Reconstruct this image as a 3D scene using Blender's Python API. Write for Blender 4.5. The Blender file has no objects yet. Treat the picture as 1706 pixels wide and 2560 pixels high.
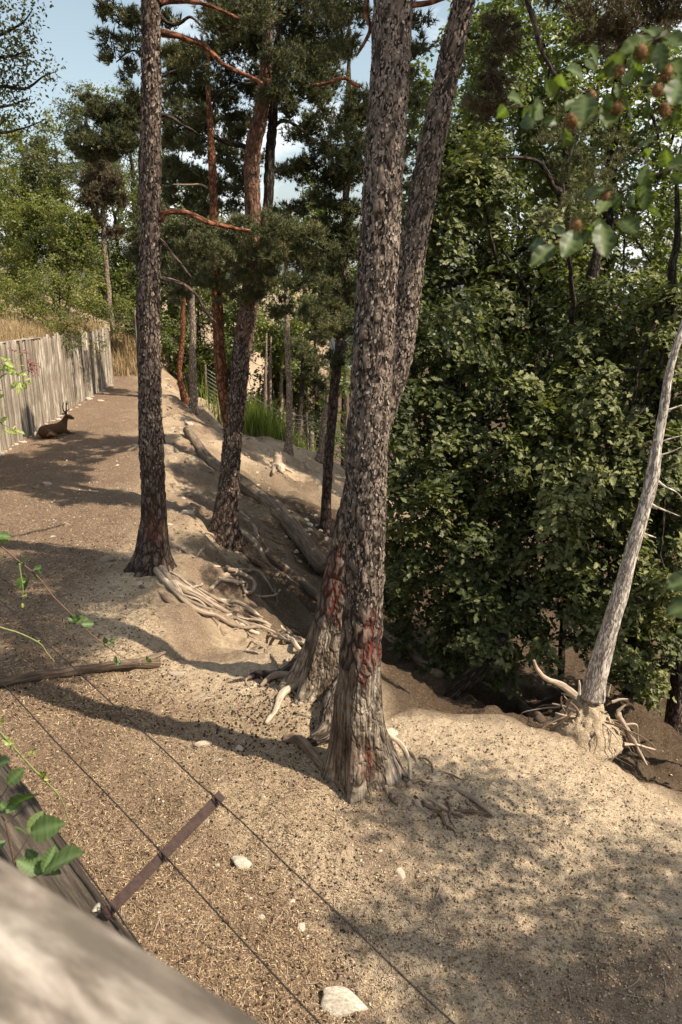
import bpy, bmesh, math, random
import numpy as np
from mathutils import Vector, Matrix
random.seed(7); rng = np.random.default_rng(7)
sc = bpy.context.scene
R = math.radians

# ------------------------------------------------------------------ camera
CAM = np.array([0.0, 0.0, 4.8]); PITCH = 17.0; FPX = 2000.0
cam = bpy.data.cameras.new('camera'); camo = bpy.data.objects.new('camera', cam); sc.collection.objects.link(camo)
camo.location = CAM; camo.rotation_euler = (R(90 - PITCH), 0, 0)
cam.sensor_fit = 'VERTICAL'; cam.sensor_height = 36.0; cam.lens = 36.0 * FPX / 2560.0
cam.clip_start = 0.05; cam.clip_end = 3000
cam.dof.use_dof = True; cam.dof.focus_distance = 6.0; cam.dof.aperture_fstop = 5.6
sc.camera = camo
# ------------------------------------------------------------------ sky + sun + exposure
SUN = np.array([0.85, -0.36, 1.14]); SUN /= np.linalg.norm(SUN)      # towards the sun
w = bpy.data.worlds.new('World'); sc.world = w; w.use_nodes = True
nt = w.node_tree; N = nt.nodes; L = nt.links
bg = N['Background']; bg.inputs['Strength'].default_value = 0.10
sky = N.new('ShaderNodeTexSky'); sky.sky_type = 'NISHITA'; sky.sun_disc = False
sky.sun_elevation = math.asin(SUN[2]); sky.sun_rotation = math.atan2(SUN[0], SUN[1])
sky.air_density = 1.0; sky.dust_density = 1.6; sky.ozone_density = 1.0
hs = N.new('ShaderNodeHueSaturation'); hs.inputs['Saturation'].default_value = 0.62; hs.inputs['Hue'].default_value = 0.472
L.new(sky.outputs[0], hs.inputs['Color'])
tcw = N.new('ShaderNodeTexCoord'); mp = N.new('ShaderNodeMapping'); mp.inputs['Scale'].default_value = (1.0, 1.0, 2.6)
mp.inputs['Location'].default_value = (0.09, 0.97, 0.34)
L.new(tcw.outputs['Generated'], mp.inputs[0])
cn = N.new('ShaderNodeTexNoise'); cn.inputs['Scale'].default_value = 3.6; cn.inputs['Detail'].default_value = 8; cn.inputs['Roughness'].default_value = 0.55
L.new(mp.outputs[0], cn.inputs[0])
cr = N.new('ShaderNodeValToRGB'); cr.color_ramp.elements[0].position = 0.50; cr.color_ramp.elements[1].position = 0.66
L.new(cn.outputs[0], cr.inputs[0])
mxw = N.new('ShaderNodeMix'); mxw.data_type = 'RGBA'
L.new(cr.outputs[0], mxw.inputs[0]); L.new(hs.outputs[0], mxw.inputs[6]); mxw.inputs[7].default_value = (9.0, 9.2, 9.3, 1)
L.new(mxw.outputs[2], bg.inputs['Color'])
sl = bpy.data.lights.new('sun', 'SUN'); so = bpy.data.objects.new('sun', sl); sc.collection.objects.link(so)
sl.energy = 5.0; sl.angle = R(0.55); sl.color = (1.0, 0.885, 0.71)
so.rotation_euler = Vector(tuple(SUN)).to_track_quat('Z', 'Y').to_euler(); so.location = (20, -10, 30)
sc.view_settings.view_transform = 'Standard'; sc.view_settings.look = 'None'
sc.view_settings.exposure = 0.78; sc.view_settings.gamma = 1.0; sc.view_settings.use_curve_mapping = False
sc.render.engine = 'CYCLES'
sc.cycles.max_bounces = 6; sc.cycles.diffuse_bounces = 3; sc.cycles.glossy_bounces = 2
sc.cycles.transmission_bounces = 3; sc.cycles.transparent_max_bounces = 4

# ------------------------------------------------------------------ pixel helpers (photo pixels, 1706 x 2560)
CP, SP = math.cos(R(PITCH)), math.sin(R(PITCH))
def ray(px, py):
    a = (px - 853) / FPX; b = (1280 - py) / FPX
    return np.array([a, CP + b * SP, -SP + b * CP])
def Q(px, py, Y):
    d = ray(px, py); return CAM + d * (Y / d[1])
def QZ(px, py, z):
    d = ray(px, py); return CAM + d * ((z - CAM[2]) / d[2])

# ------------------------------------------------------------------ numpy noise
def _h(ix, iy, iz, s):
    n = (ix * 374761393 + iy * 668265263 + iz * 2147483647 + s * 974711) & 0xffffffff
    n = ((n ^ (n >> 13)) * 1274126177) & 0xffffffff
    n = ((n ^ (n >> 16)) * 2246822519) & 0xffffffff
    return ((n ^ (n >> 15)) & 0xffffff) / float(0xffffff)
def vnoise(P, s=0):
    P = np.asarray(P, float); I = np.floor(P).astype(np.int64); f = P - I; f = f * f * (3 - 2 * f)
    r = 0
    for dx in (0, 1):
        for dy in (0, 1):
            for dz in (0, 1):
                wgt = (f[:, 0] if dx else 1 - f[:, 0]) * (f[:, 1] if dy else 1 - f[:, 1]) * (f[:, 2] if dz else 1 - f[:, 2])
                r = r + wgt * _h(I[:, 0] + dx, I[:, 1] + dy, I[:, 2] + dz, s)
    return r * 2 - 1
def fbm(P, octv=4, s=0, g=0.5):
    P = np.asarray(P, float); a = 1; r = 0
    for o in range(octv):
        r = r + a * vnoise(P * 2 ** o + 17.3 * o, s + o); a *= g
    return r
def worley(P, s=0):
    P = np.asarray(P, float); I = np.floor(P).astype(np.int64)
    f1 = np.full(len(P), 9.0); f2 = np.full(len(P), 9.0); cid = np.zeros(len(P))
    for dx in (-1, 0, 1):
        for dy in (-1, 0, 1):
            for dz in (-1, 0, 1):
                J = I + np.array([dx, dy, dz])
                q = np.stack([_h(J[:, 0], J[:, 1], J[:, 2], s + k) for k in (1, 2, 3)], 1) + J
                d = np.linalg.norm(P - q, axis=1); h = _h(J[:, 0], J[:, 1], J[:, 2], s + 9)
                m = d < f1
                f2 = np.where(m, f1, np.minimum(f2, d)); cid = np.where(m, h, cid); f1 = np.where(m, d, f1)
    return f1, f2, cid

# ------------------------------------------------------------------ mesh helpers
def npmesh(name, V, F, attrs=None, smooth=False):
    me = bpy.data.meshes.new(name); V = np.asarray(V, np.float32); F = np.asarray(F, np.int32)
    me.vertices.add(len(V)); me.vertices.foreach_set('co', V.ravel())
    n, k = F.shape
    me.loops.add(n * k); me.loops.foreach_set('vertex_index', F.ravel())
    me.polygons.add(n); me.polygons.foreach_set('loop_start', np.arange(0, n * k, k, dtype=np.int32))
    me.update(calc_edges=True)
    for an, (tp, dat) in (attrs or {}).items():
        at = me.attributes.new(an, tp, 'POINT')
        at.data.foreach_set('vector' if tp == 'FLOAT_VECTOR' else 'value', np.asarray(dat, np.float32).ravel())
    if smooth: me.polygons.foreach_set('use_smooth', np.ones(n, bool))
    me.validate(); return me
def link(name, me, mat, parent=None, kind=None):
    o = bpy.data.objects.new(name, me); sc.collection.objects.link(o)
    if mat is not None and len(me.materials) == 0: me.materials.append(mat)
    if parent is not None: o.parent = parent
    if kind: o['kind'] = kind
    return o
def tag(o, label, cat, group=None):
    o['label'] = label; o['category'] = cat
    if group: o['group'] = group
    return o
def thing(name, label, cat, loc=(0, 0, 0), group=None):
    o = bpy.data.objects.new(name, None); sc.collection.objects.link(o); o.location = tuple(loc)
    o.empty_display_size = 0.1
    return tag(o, label, cat, group)
def part(name, V, F, mat, parent, attrs=None, smooth=False, kind=None):
    """vertices in world space; the parent sits unrotated at its location"""
    V = np.asarray(V, float)
    if parent is not None: V = V - np.array(parent.location)
    return link(name, npmesh(name, V, F, attrs, smooth), mat, parent, kind)
def catmull(P, n):
    P = np.asarray(P, float)
    if len(P) == 2: return P[0] + (P[1] - P[0]) * np.linspace(0, 1, n)[:, None]
    E = np.vstack([2 * P[0] - P[1], P, 2 * P[-1] - P[-2]]); t = np.linspace(0, len(P) - 1 - 1e-6, n)
    i = t.astype(int); f = (t - i)[:, None]
    a, b, c, d = E[i], E[i + 1], E[i + 2], E[i + 3]
    return .5 * ((2 * b) + (-a + c) * f + (2 * a - 5 * b + 4 * c - d) * f ** 2 + (-a + 3 * b - 3 * c + d) * f ** 3)
def frames(P):
    T = np.gradient(P, axis=0); T /= np.linalg.norm(T, axis=1)[:, None] + 1e-9
    ref = np.array([0, -1.0, 0]) if abs(T[0][1]) < .8 else np.array([1.0, 0, 0])
    A = []; u = ref
    for t in T:
        u = u - t * u.dot(t); u /= np.linalg.norm(u) + 1e-9; A.append(u)
    A = np.array(A); return T, A, np.cross(T, A)
def tube(pts, radii, rows=24, seg=8, wob=0.0, seed=0, disp=None, cap=True, flat=1.0):
    """swept tube: V, F(quads), attrs with seamless bark coordinate tc"""
    P = catmull(pts, rows); r = np.interp(np.linspace(0, 1, rows), np.linspace(0, 1, len(radii)), radii)
    if wob: P = P + np.stack([vnoise(np.c_[P * 2.3 / 1.0, ] + 31 * k, seed + k) for k in range(3)], 1) * wob * np.minimum(1, np.linspace(0, 8, rows))[:, None]
    T, A, B = frames(P); ln = np.r_[0, np.cumsum(np.linalg.norm(np.diff(P, axis=0), axis=1))]
    th = np.linspace(0, 2 * np.pi, seg, endpoint=False)
    dirs = np.cos(th)[None, :, None] * A[:, None] + np.sin(th)[None, :, None] * B[:, None] * flat
    tc = np.stack([np.broadcast_to(np.cos(th), (rows, seg)) * r[:, None], np.broadcast_to(np.sin(th), (rows, seg)) * r[:, None],
                   np.broadcast_to(ln[:, None], (rows, seg))], 2).reshape(-1, 3) + seed * 3.7
    rad = np.broadcast_to(r[:, None], (rows, seg)).copy()
    if disp is not None: rad = rad + disp(tc, rad.reshape(-1), np.broadcast_to(ln[:, None], (rows, seg)).reshape(-1), np.broadcast_to(th, (rows, seg)).reshape(-1)).reshape(rows, seg)
    V = (P[:, None] + dirs * rad[..., None]).reshape(-1, 3)
    i = np.arange(rows - 1)[:, None] * seg; j = np.arange(seg)[None]; j2 = (j + 1) % seg
    F = np.stack([i + j, i + j2, i + seg + j2, i + seg + j], 2).reshape(-1, 4)
    if cap:
        n0 = len(V); V = np.vstack([V, P[0], P[-1] + T[-1] * r[-1] * .4]); tc = np.vstack([tc, [[0, 0, 0]], [[0, 0, ln[-1]]]])
        k = np.arange(seg); k2 = (k + 1) % seg; b = (rows - 1) * seg
        F = np.vstack([F, np.stack([k2, k, np.full(seg, n0), np.full(seg, n0)], 1)[:, [0, 1, 2, 2]], np.stack([b + k, b + k2, np.full(seg, n0 + 1), np.full(seg, n0 + 1)], 1)])
    return V, F, tc
def fixquads(V, F, tc):
    """split off degenerate cap quads into tris"""
    d = F[:, 2] == F[:, 3]
    q = F[~d]; t = F[d][:, :3]
    T = np.vstack([q[:, [0, 1, 2]], q[:, [0, 2, 3]], t])
    return V, T, tc
def tube_part(name, pts, radii, mat, parent, rows=24, seg=8, wob=0.0, seed=0, disp=None, extra=None, flat=1.0, kind=None):
    V, F, tc = fixquads(*tube(pts, radii, rows, seg, wob, seed, disp, True, flat))
    at = {'tc': ('FLOAT_VECTOR', tc)}
    if extra: at.update(extra(V))
    return part(name, V, F, mat, parent, at, True, kind)
def joined(parts):
    Vs, Fs, Ts = [], [], []; n = 0
    for V, F, tc in parts:
        Vs.append(V); Fs.append(F + n); Ts.append(tc); n += len(V)
    return np.vstack(Vs), np.vstack(Fs), np.vstack(Ts)

# ------------------------------------------------------------------ material helpers
def mat_new(name):
    m = bpy.data.materials.new(name); m.use_nodes = True
    return m, m.node_tree.nodes, m.node_tree.links, m.node_tree.nodes['Principled BSDF']
def attr(N, nm):
    a = N.new('ShaderNodeAttribute'); a.attribute_name = nm; return a
def ramp(N, L, src, stops):
    r = N.new('ShaderNodeValToRGB'); e = r.color_ramp.elements
    while len(e) < len(stops): e.new(.5)
    for k, (p, c) in enumerate(stops): e[k].position = p; e[k].color = (*c, 1)
    L.new(src, r.inputs[0]); return r.outputs[0]
def noise(N, L, vec, scale, detail=4, rough=.6, dist=0):
    n = N.new('ShaderNodeTexNoise'); n.inputs['Scale'].default_value = scale; n.inputs['Detail'].default_value = detail
    n.inputs['Roughness'].default_value = rough; n.inputs['Distortion'].default_value = dist
    if vec is not None: L.new(vec, n.inputs['Vector'])
    return n.outputs['Fac']
def mix(N, L, f, a, b, mode='MIX'):
    m = N.new('ShaderNodeMix'); m.data_type = 'RGBA'; m.blend_type = mode
    for s, v in ((0, f), (6, a), (7, b)):
        if isinstance(v, (int, float)): m.inputs[s].default_value = v
        elif isinstance(v, tuple): m.inputs[s].default_value = (*v, 1)
        else: L.new(v, m.inputs[s])
    return m.outputs[2]
def mth(N, L, op, a, b=0.0, clamp=False):
    m = N.new('ShaderNodeMath'); m.operation = op; m.use_clamp = clamp
    for s, v in ((0, a), (1, b)):
        if isinstance(v, (int, float)): m.inputs[s].default_value = v
        else: L.new(v, m.inputs[s])
    return m.outputs[0]
def mapping(N, L, vec, scale):
    m = N.new('ShaderNodeMapping'); m.inputs['Scale'].default_value = scale; L.new(vec, m.inputs[0]); return m.outputs[0]
def bump(N, L, h, strength, dist, bs):
    b = N.new('ShaderNodeBump'); b.inputs['Strength'].default_value = strength; b.inputs['Distance'].default_value = dist
    L.new(h, b.inputs['Height']); L.new(b.outputs[0], bs.inputs['Normal'])

def mat_ground():
    m, N, L, b = mat_new('forest_soil'); g = N.new('ShaderNodeNewGeometry').outputs['Position']
    lit = attr(N, 'litter').outputs['Fac']; pale = attr(N, 'pale').outputs['Fac']; dark = attr(N, 'leafmould_shade').outputs['Fac']
    n1 = noise(N, L, g, 1.4, 6, .65); n2 = noise(N, L, g, 16, 5, .7); n3 = noise(N, L, g, 70, 3, .7); n4 = noise(N, L, g, 34, 4, .75, .6)
    soil = ramp(N, L, n2, [(.28, (.20, .138, .09)), (.5, (.34, .25, .165)), (.72, (.46, .36, .25))])
    sand = ramp(N, L, n2, [(.25, (.33, .25, .165)), (.5, (.50, .395, .275)), (.75, (.64, .53, .39))])
    c = mix(N, L, mth(N, L, 'ADD', pale, mth(N, L, 'MULTIPLY', mth(N, L, 'SUBTRACT', n1, .5), 1.2), True), soil, sand)
    needle = ramp(N, L, n4, [(.34, (.032, .021, .014)), (.45, (.10, .064, .043)), (.55, (.235, .162, .115)), (.68, (.42, .30, .20))])
    lm = mth(N, L, 'ADD', lit, mth(N, L, 'MULTIPLY', mth(N, L, 'SUBTRACT', n1, .5), 1.6), True)
    lm2 = mth(N, L, 'MULTIPLY', lm, mth(N, L, 'MULTIPLY', mth(N, L, 'SUBTRACT', n4, .25), 4.0, True), True)
    c = mix(N, L, lm2, c, needle)
    mould_shade = ramp(N, L, n4, [(.35, (.022, .015, .010)), (.55, (.07, .045, .028)), (.72, (.20, .14, .09))])  # dark leaf mould colour, also used to paint shade on the slopes
    c = mix(N, L, dark, c, mould_shade)
    spk = ramp(N, L, n3, [(.33, (.42, .37, .34)), (.45, (1, 1, 1)), (.58, (1, 1, 1)), (.68, (1.5, 1.45, 1.4))])
    c = mix(N, L, .8, c, spk, 'MULTIPLY')
    L.new(c, b.inputs['Base Color']); b.inputs['Roughness'].default_value = .95; b.inputs['Specular IOR Level'].default_value = .15
    hgt = mth(N, L, 'ADD', mth(N, L, 'MULTIPLY', n2, .8), mth(N, L, 'ADD', mth(N, L, 'MULTIPLY', n4, .6), mth(N, L, 'MULTIPLY', n3, .35)))
    bump(N, L, hgt, .95, .05, b)
    return m
def mat_bark(name, cols, scale=9, stretch=.4, b_str=.9, b_dist=.02, red=None, strip=None):
    m, N, L, b = mat_new(name); tc = attr(N, 'tc').outputs['Vector']
    v = mapping(N, L, tc, (1, 1, stretch))
    vo = N.new('ShaderNodeTexVoronoi'); vo.feature = 'DISTANCE_TO_EDGE'; vo.inputs['Scale'].default_value = scale
    wv = N.new('ShaderNodeVectorMath'); wv.operation = 'ADD'; L.new(v, wv.inputs[0])
    nn = N.new('ShaderNodeTexNoise'); nn.inputs['Scale'].default_value = scale * 1.4; L.new(v, nn.inputs['Vector'])
    sb = N.new('ShaderNodeVectorMath'); sb.operation = 'SCALE'; sb.inputs['Scale'].default_value = .12; L.new(nn.outputs['Color'], sb.inputs[0]); L.new(sb.outputs[0], wv.inputs[1])
    L.new(wv.outputs[0], vo.inputs['Vector'])
    n = noise(N, L, v, scale * 2.2, 6, .7); n2 = noise(N, L, tc, 2.2, 3, .6)
    e = mth(N, L, 'MULTIPLY', vo.outputs['Distance'], 4.0, True)
    c = ramp(N, L, n, [(.28, cols[0]), (.5, cols[1]), (.74, cols[2])])
    c = mix(N, L, mth(N, L, 'SUBTRACT', 1.0, e, True), c, tuple(x * .45 for x in cols[0]))
    if red is not None:
        rm = attr(N, 'red').outputs['Fac']
        n7 = noise(N, L, mapping(N, L, tc, (1, 1, .22)), 26, 6, .75); reds = (rm, mth(N, L, 'MULTIPLY', mth(N, L, 'SUBTRACT', n7, .44), 6.0, True))
    if strip is not None:
        s = attr(N, 'strip').outputs['Fac']
        v2 = mapping(N, L, tc, (1, 1, .05)); n5 = noise(N, L, v2, 55, 4, .7)
        wood = ramp(N, L, n5, [(.36, tuple(x * .16 for x in strip)), (.5, tuple(x * .8 for x in strip)), (.68, tuple(min(1, x * 1.7) for x in strip))])
        wood = mix(N, L, 1.0, wood, ramp(N, L, noise(N, L, mapping(N, L, tc, (1, 1, .5)), 5, 3, .6), [(.36, (.40, .34, .30)), (.60, (1.1, 1.1, 1.1))]), 'MULTIPLY')
        c = mix(N, L, s, c, wood)
    if red is not None: c = mix(N, L, mth(N, L, 'MULTIPLY', mth(N, L, 'MULTIPLY', reds[0], reds[1], True), .85), c, red)
    L.new(c, b.inputs['Base Color']); b.inputs['Roughness'].default_value = .9; b.inputs['Specular IOR Level'].default_value = .2
    bump(N, L, mth(N, L, 'ADD', e, mth(N, L, 'MULTIPLY', n, .8)), b_str, b_dist, b)
    return m
def mat_flake(name, a, c_, d):
    m, N, L, b = mat_new(name); lv = attr(N, 'lv').outputs['Fac']; g = N.new('ShaderNodeNewGeometry').outputs['Position']
    n = noise(N, L, g, 40, 3)
    c = ramp(N, L, lv, [(0, a), (.55, c_), (1, d)]); c = mix(N, L, .5, c, ramp(N, L, n, [(.3, (.55, .5, .48)), (.7, (1.2, 1.2, 1.2))]), 'MULTIPLY')
    L.new(c, b.inputs['Base Color']); b.inputs['Roughness'].default_value = .8; b.inputs['Specular IOR Level'].default_value = .25; return m
def mat_leaf(name, stops, transl=.35, rough=.42, spec=.5, tint=(1.3, 1.5, .5), veins=False):
    m, N, L, b = mat_new(name); lv = attr(N, 'lv').outputs['Fac']
    c = ramp(N, L, lv, stops)
    if veins:
        vv = attr(N, 'vein').outputs['Fac']; c = mix(N, L, vv, c, tuple(x * 2.2 + .04 for x in stops[1][1]))
    L.new(c, b.inputs['Base Color']); b.inputs['Roughness'].default_value = rough; b.inputs['Specular IOR Level'].default_value = spec
    t = N.new('ShaderNodeBsdfTranslucent'); tcx = mix(N, L, 1.0, c, tint, 'MULTIPLY'); L.new(tcx, t.inputs[0])
    ms = N.new('ShaderNodeMixShader'); ms.inputs[0].default_value = transl
    L.new(b.outputs[0], ms.inputs[1]); L.new(t.outputs[0], ms.inputs[2]); L.new(ms.outputs[0], N['Material Output'].inputs[0])
    return m
def mat_wood(name, cols, coord='tc', scale=30, stretch=.06, b=.6, bd=.01, blotch=None):
    m, N, L, bs = mat_new(name)
    tc = attr(N, 'tc').outputs['Vector'] if coord == 'tc' else N.new('ShaderNodeTexCoord').outputs['Object']
    v = mapping(N, L, tc, (1, 1, stretch)); n = noise(N, L, v, scale, 6, .7, .3); n2 = noise(N, L, v, scale * .22, 3)
    c = ramp(N, L, n, [(.30, cols[0]), (.48, cols[1]), (.72, cols[2])])
    c = mix(N, L, .55, c, ramp(N, L, n2, [(.35, (.55, .52, .5)), (.65, (1.2, 1.2, 1.2))]), 'MULTIPLY')
    if blotch:
        bn = noise(N, L, mapping(N, L, tc, (1, 1, .35)), blotch[0], 4, .6); c = mix(N, L, mth(N, L, 'MULTIPLY', mth(N, L, 'SUBTRACT', bn, .5), 5, True), c, blotch[1])
    oi = N.new('ShaderNodeObjectInfo').outputs['Random']
    c = mix(N, L, 1.0, c, ramp(N, L, oi, [(0, (.62, .59, .56)), (1, (1.2, 1.18, 1.15))]), 'MULTIPLY')
    L.new(c, bs.inputs['Base Color']); bs.inputs['Roughness'].default_value = .9; bs.inputs['Specular IOR Level'].default_value = .2
    bump(N, L, n, b, bd, bs); return m
def mat_plain(name, col, rough=.8, var=.5, scale=20, metal=0, spec=.3):
    m, N, L, b = mat_new(name); o = N.new('ShaderNodeTexCoord').outputs['Object']
    n = noise(N, L, o, scale, 5, .65)
    c = ramp(N, L, n, [(.3, tuple(x * (1 - var) for x in col)), (.55, col), (.75, tuple(min(1, x * (1 + var * .6)) for x in col))])
    L.new(c, b.inputs['Base Color']); b.inputs['Roughness'].default_value = rough; b.inputs['Metallic'].default_value = metal
    b.inputs['Specular IOR Level'].default_value = spec; bump(N, L, n, .5, .01, b); return m

M = {}
M['ground'] = mat_ground()
M['bark_grey'] = mat_bark('pine_bark', [(.052, .038, .029), (.18, .138, .108), (.33, .27, .22)], 10, .45, 1, .03, (.13, .020, .013), (.25, .205, .16))
M['bark_mid'] = mat_bark('pine_bark_dark', [(.045, .030, .024), (.14, .098, .078), (.25, .185, .15)], 12, .4, 1, .02, (.12, .036, .022), (.22, .165, .115))
M['bark_fork'] = mat_bark('pine_bark_fork', [(.045, .030, .024), (.14, .098, .078), (.25, .185, .15)], 12, .4, 1, .02, (.27, .12, .06), (.22, .165, .115))
M['bark_orange'] = mat_bark('pine_bark_orange', [(.10, .04, .02), (.25, .10, .05), (.36, .19, .11)], 12, .5, .8, .015)
M['bark_pale'] = mat_bark('pine_bark_pale', [(.16, .11, .08), (.36, .28, .22), (.55, .47, .39)], 14, .5, .9, .015)
M['bark_oak'] = mat_bark('oak_bark', [(.02, .015, .011), (.07, .052, .038), (.14, .11, .08)], 14, .25, 1, .02)
M['bark_dead'] = mat_bark('dead_bark', [(.28, .22, .18), (.62, .55, .48), (.82, .77, .70)], 22, .22, .5, .006)
M['flake'] = mat_flake('bark_flakes', (.115, .085, .068), (.23, .18, .146), (.37, .31, .26))
M['flake_red'] = mat_flake('bark_flakes_red', (.10, .045, .03), (.25, .13, .09), (.45, .34, .27))
M['root'] = mat_wood('root_wood', [(.12, .088, .065), (.38, .305, .235), (.60, .52, .43)], 'tc', 60, .08, .8, .01)
M['rootdark'] = mat_wood('root_wood_dark', [(.05, .035, .025), (.17, .12, .085), (.32, .25, .18)], 'tc', 55, .08, .8, .01)
M['log'] = mat_wood('log_wood', [(.04, .028, .02), (.15, .11, .08), (.34, .28, .22)], 'tc', 45, .07, .9, .015)
M['plank'] = mat_wood('silvered_plank', [(.05, .040, .031), (.24, .205, .165), (.46, .41, .345)], 'tc', 28, .05, .7, .012, (3.0, (.62, .57, .49)))
M['rail'] = mat_wood('rail_wood', [(.02, .016, .013), (.25, .215, .185), (.66, .62, .56)], 'tc', 26, .2, .5, .004, (22, (.13, .115, .095)))
M['beam'] = mat_wood('beam_wood', [(.010, .008, .006), (.06, .048, .038), (.15, .125, .10)], 'tc', 40, .05, 1, .02)
M['rust'] = mat_plain('rusty_steel', (.055, .032, .026), .75, .4, 60, .2)
M['wire'] = mat_plain('dark_wire', (.03, .024, .022), .6, .3, 60, .4)
M['wire_grey'] = mat_plain('grey_wire', (.30, .29, .28), .5, .3, 60, .5)
M['stone'] = mat_plain('pale_stone', (.47, .38, .29), .9, .4, 14)
M['white_stone'] = mat_plain('white_stone', (.46, .405, .33), .9, .55, 7)
M['rock'] = mat_plain('brown_rock', (.27, .21, .15), .95, .5, 7)
M['cone'] = mat_plain('pine_cone_scales', (.045, .028, .018), .9, .5, 80)
M['oak'] = mat_leaf('oak_leaf', [(0, (.028, .036, .012)), (.5, (.075, .088, .030)), (1, (.22, .225, .095))], .28, .5, .28)
M['oakl'] = mat_leaf('oak_leaf_light', [(0, (.06, .075, .022)), (.6, (.12, .14, .042)), (1, (.21, .22, .075))], .40, .42, .5)
M['bushl'] = mat_leaf('bush_leaf', [(0, (.06, .075, .02)), (.6, (.15, .16, .045)), (1, (.28, .27, .09))], .40, .5, .35)
M['dull'] = mat_leaf('dull_leaf', [(0, (.05, .055, .026)), (.6, (.10, .105, .05)), (1, (.17, .165, .085))], .35, .5, .35)
M['needle'] = mat_leaf('pine_needle', [(0, (.045, .046, .022)), (.55, (.102, .112, .050)), (1, (.22, .20, .10))], .15, .55, .22, (1.2, 1.2, .5))
M['needle_br'] = mat_leaf('pine_needle_brown', [(0, (.055, .042, .024)), (.55, (.11, .088, .050)), (1, (.18, .15, .085))], .15, .5, .3, (1.2, 1.1, .6))
M['beech'] = mat_leaf('beech_leaf', [(0, (.022, .034, .010)), (.6, (.055, .078, .022)), (1, (.13, .15, .040))], .38, .45, .3, (1.4, 1.6, .4), True)
M['elder'] = mat_leaf('elder_leaf', [(0, (.10, .13, .03)), (.6, (.20, .24, .06)), (1, (.34, .36, .12))], .35, .4, .4, (1.3, 1.4, .5), True)
M['bramble'] = mat_leaf('bramble_leaf', [(0, (.03, .05, .016)), (.6, (.06, .095, .03)), (1, (.13, .17, .05))], .3, .5, .25, (1.2, 1.5, .5), True)
M['grassdry'] = mat_leaf('dry_grass', [(0, (.20, .14, .07)), (.6, (.38, .28, .15)), (1, (.55, .43, .26))], .3, .7, .2, (1.1, 1.0, .8))
M['grass'] = mat_leaf('green_grass', [(0, (.08, .11, .02)), (.6, (.16, .20, .04)), (1, (.28, .30, .08))], .35, .6, .3)
M['chip'] = mat_leaf('needle_litter', [(0, (.05, .03, .018)), (.5, (.24, .155, .09)), (1, (.55, .43, .28))], .05, .8, .2, (1, 1, 1))
M['twig'] = mat_plain('twig_bark', (.09, .06, .042), .85, .4, 60)
M['bramstem'] = mat_plain('bramble_stem', (.13, .075, .05), .7, .4, 60)
M['greenstem'] = mat_plain('green_stem', (.20, .21, .08), .7, .3, 60)
M['husk'] = mat_plain('beech_husk', (.20, .105, .040), .8, .4, 60)
M['berry'] = mat_plain('pink_berry', (.30, .13, .12), .5, .4, 60)
M['fur'] = mat_plain('deer_fur', (.085, .045, .022), .9, .3, 9)
M['furlight'] = mat_plain('deer_pale_fur', (.52, .45, .36), .9, .2, 20)
M['antler'] = mat_plain('antler_bone', (.07, .05, .035), .6, .3, 40)
M['eye'] = mat_plain('deer_eye', (.008, .006, .005), .2, 0, 5)

# ------------------------------------------------------------------ ground
EDGE = np.array([(9.0, -4), (5.2, 3.2), (3.45, 6.4), (3.04, 7.06), (2.46, 7.50), (1.74, 7.69), (1.09, 7.76), (.43, 7.80), (.10, 7.95), (-.10, 8.75), (-.75, 9.0),
                 (-1.6, 9.05), (-2.5, 9.7), (-3.15, 10.9), (-2.95, 12.3), (-3.55, 15.0), (-4.5, 18.5), (-5.1, 21.6), (-6.06, 25.3), (-7.0, 30.0), (-7.9, 35.0), (-9.5, 42.0),
                 (-14.0, 60.0), (-60, 60), (-60, -4)])
def edge_dist(x, y):
    p = np.stack([x, y], 1); d = np.full(len(p), 1e9); inside = np.zeros(len(p), bool); n = len(EDGE)
    for i in range(n):
        a, b = EDGE[i], EDGE[(i + 1) % n]; ab = b - a; t = np.clip(((p - a) @ ab) / (ab @ ab), 0, 1)
        d = np.minimum(d, np.linalg.norm(p - a - t[:, None] * ab, axis=1))
        c = ((a[1] > p[:, 1]) != (b[1] > p[:, 1])) & (p[:, 0] < (b[0] - a[0]) * (p[:, 1] - a[1]) / (b[1] - a[1] + 1e-12) + a[0])
        inside ^= c
    return np.where(inside, -d, d)
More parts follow.
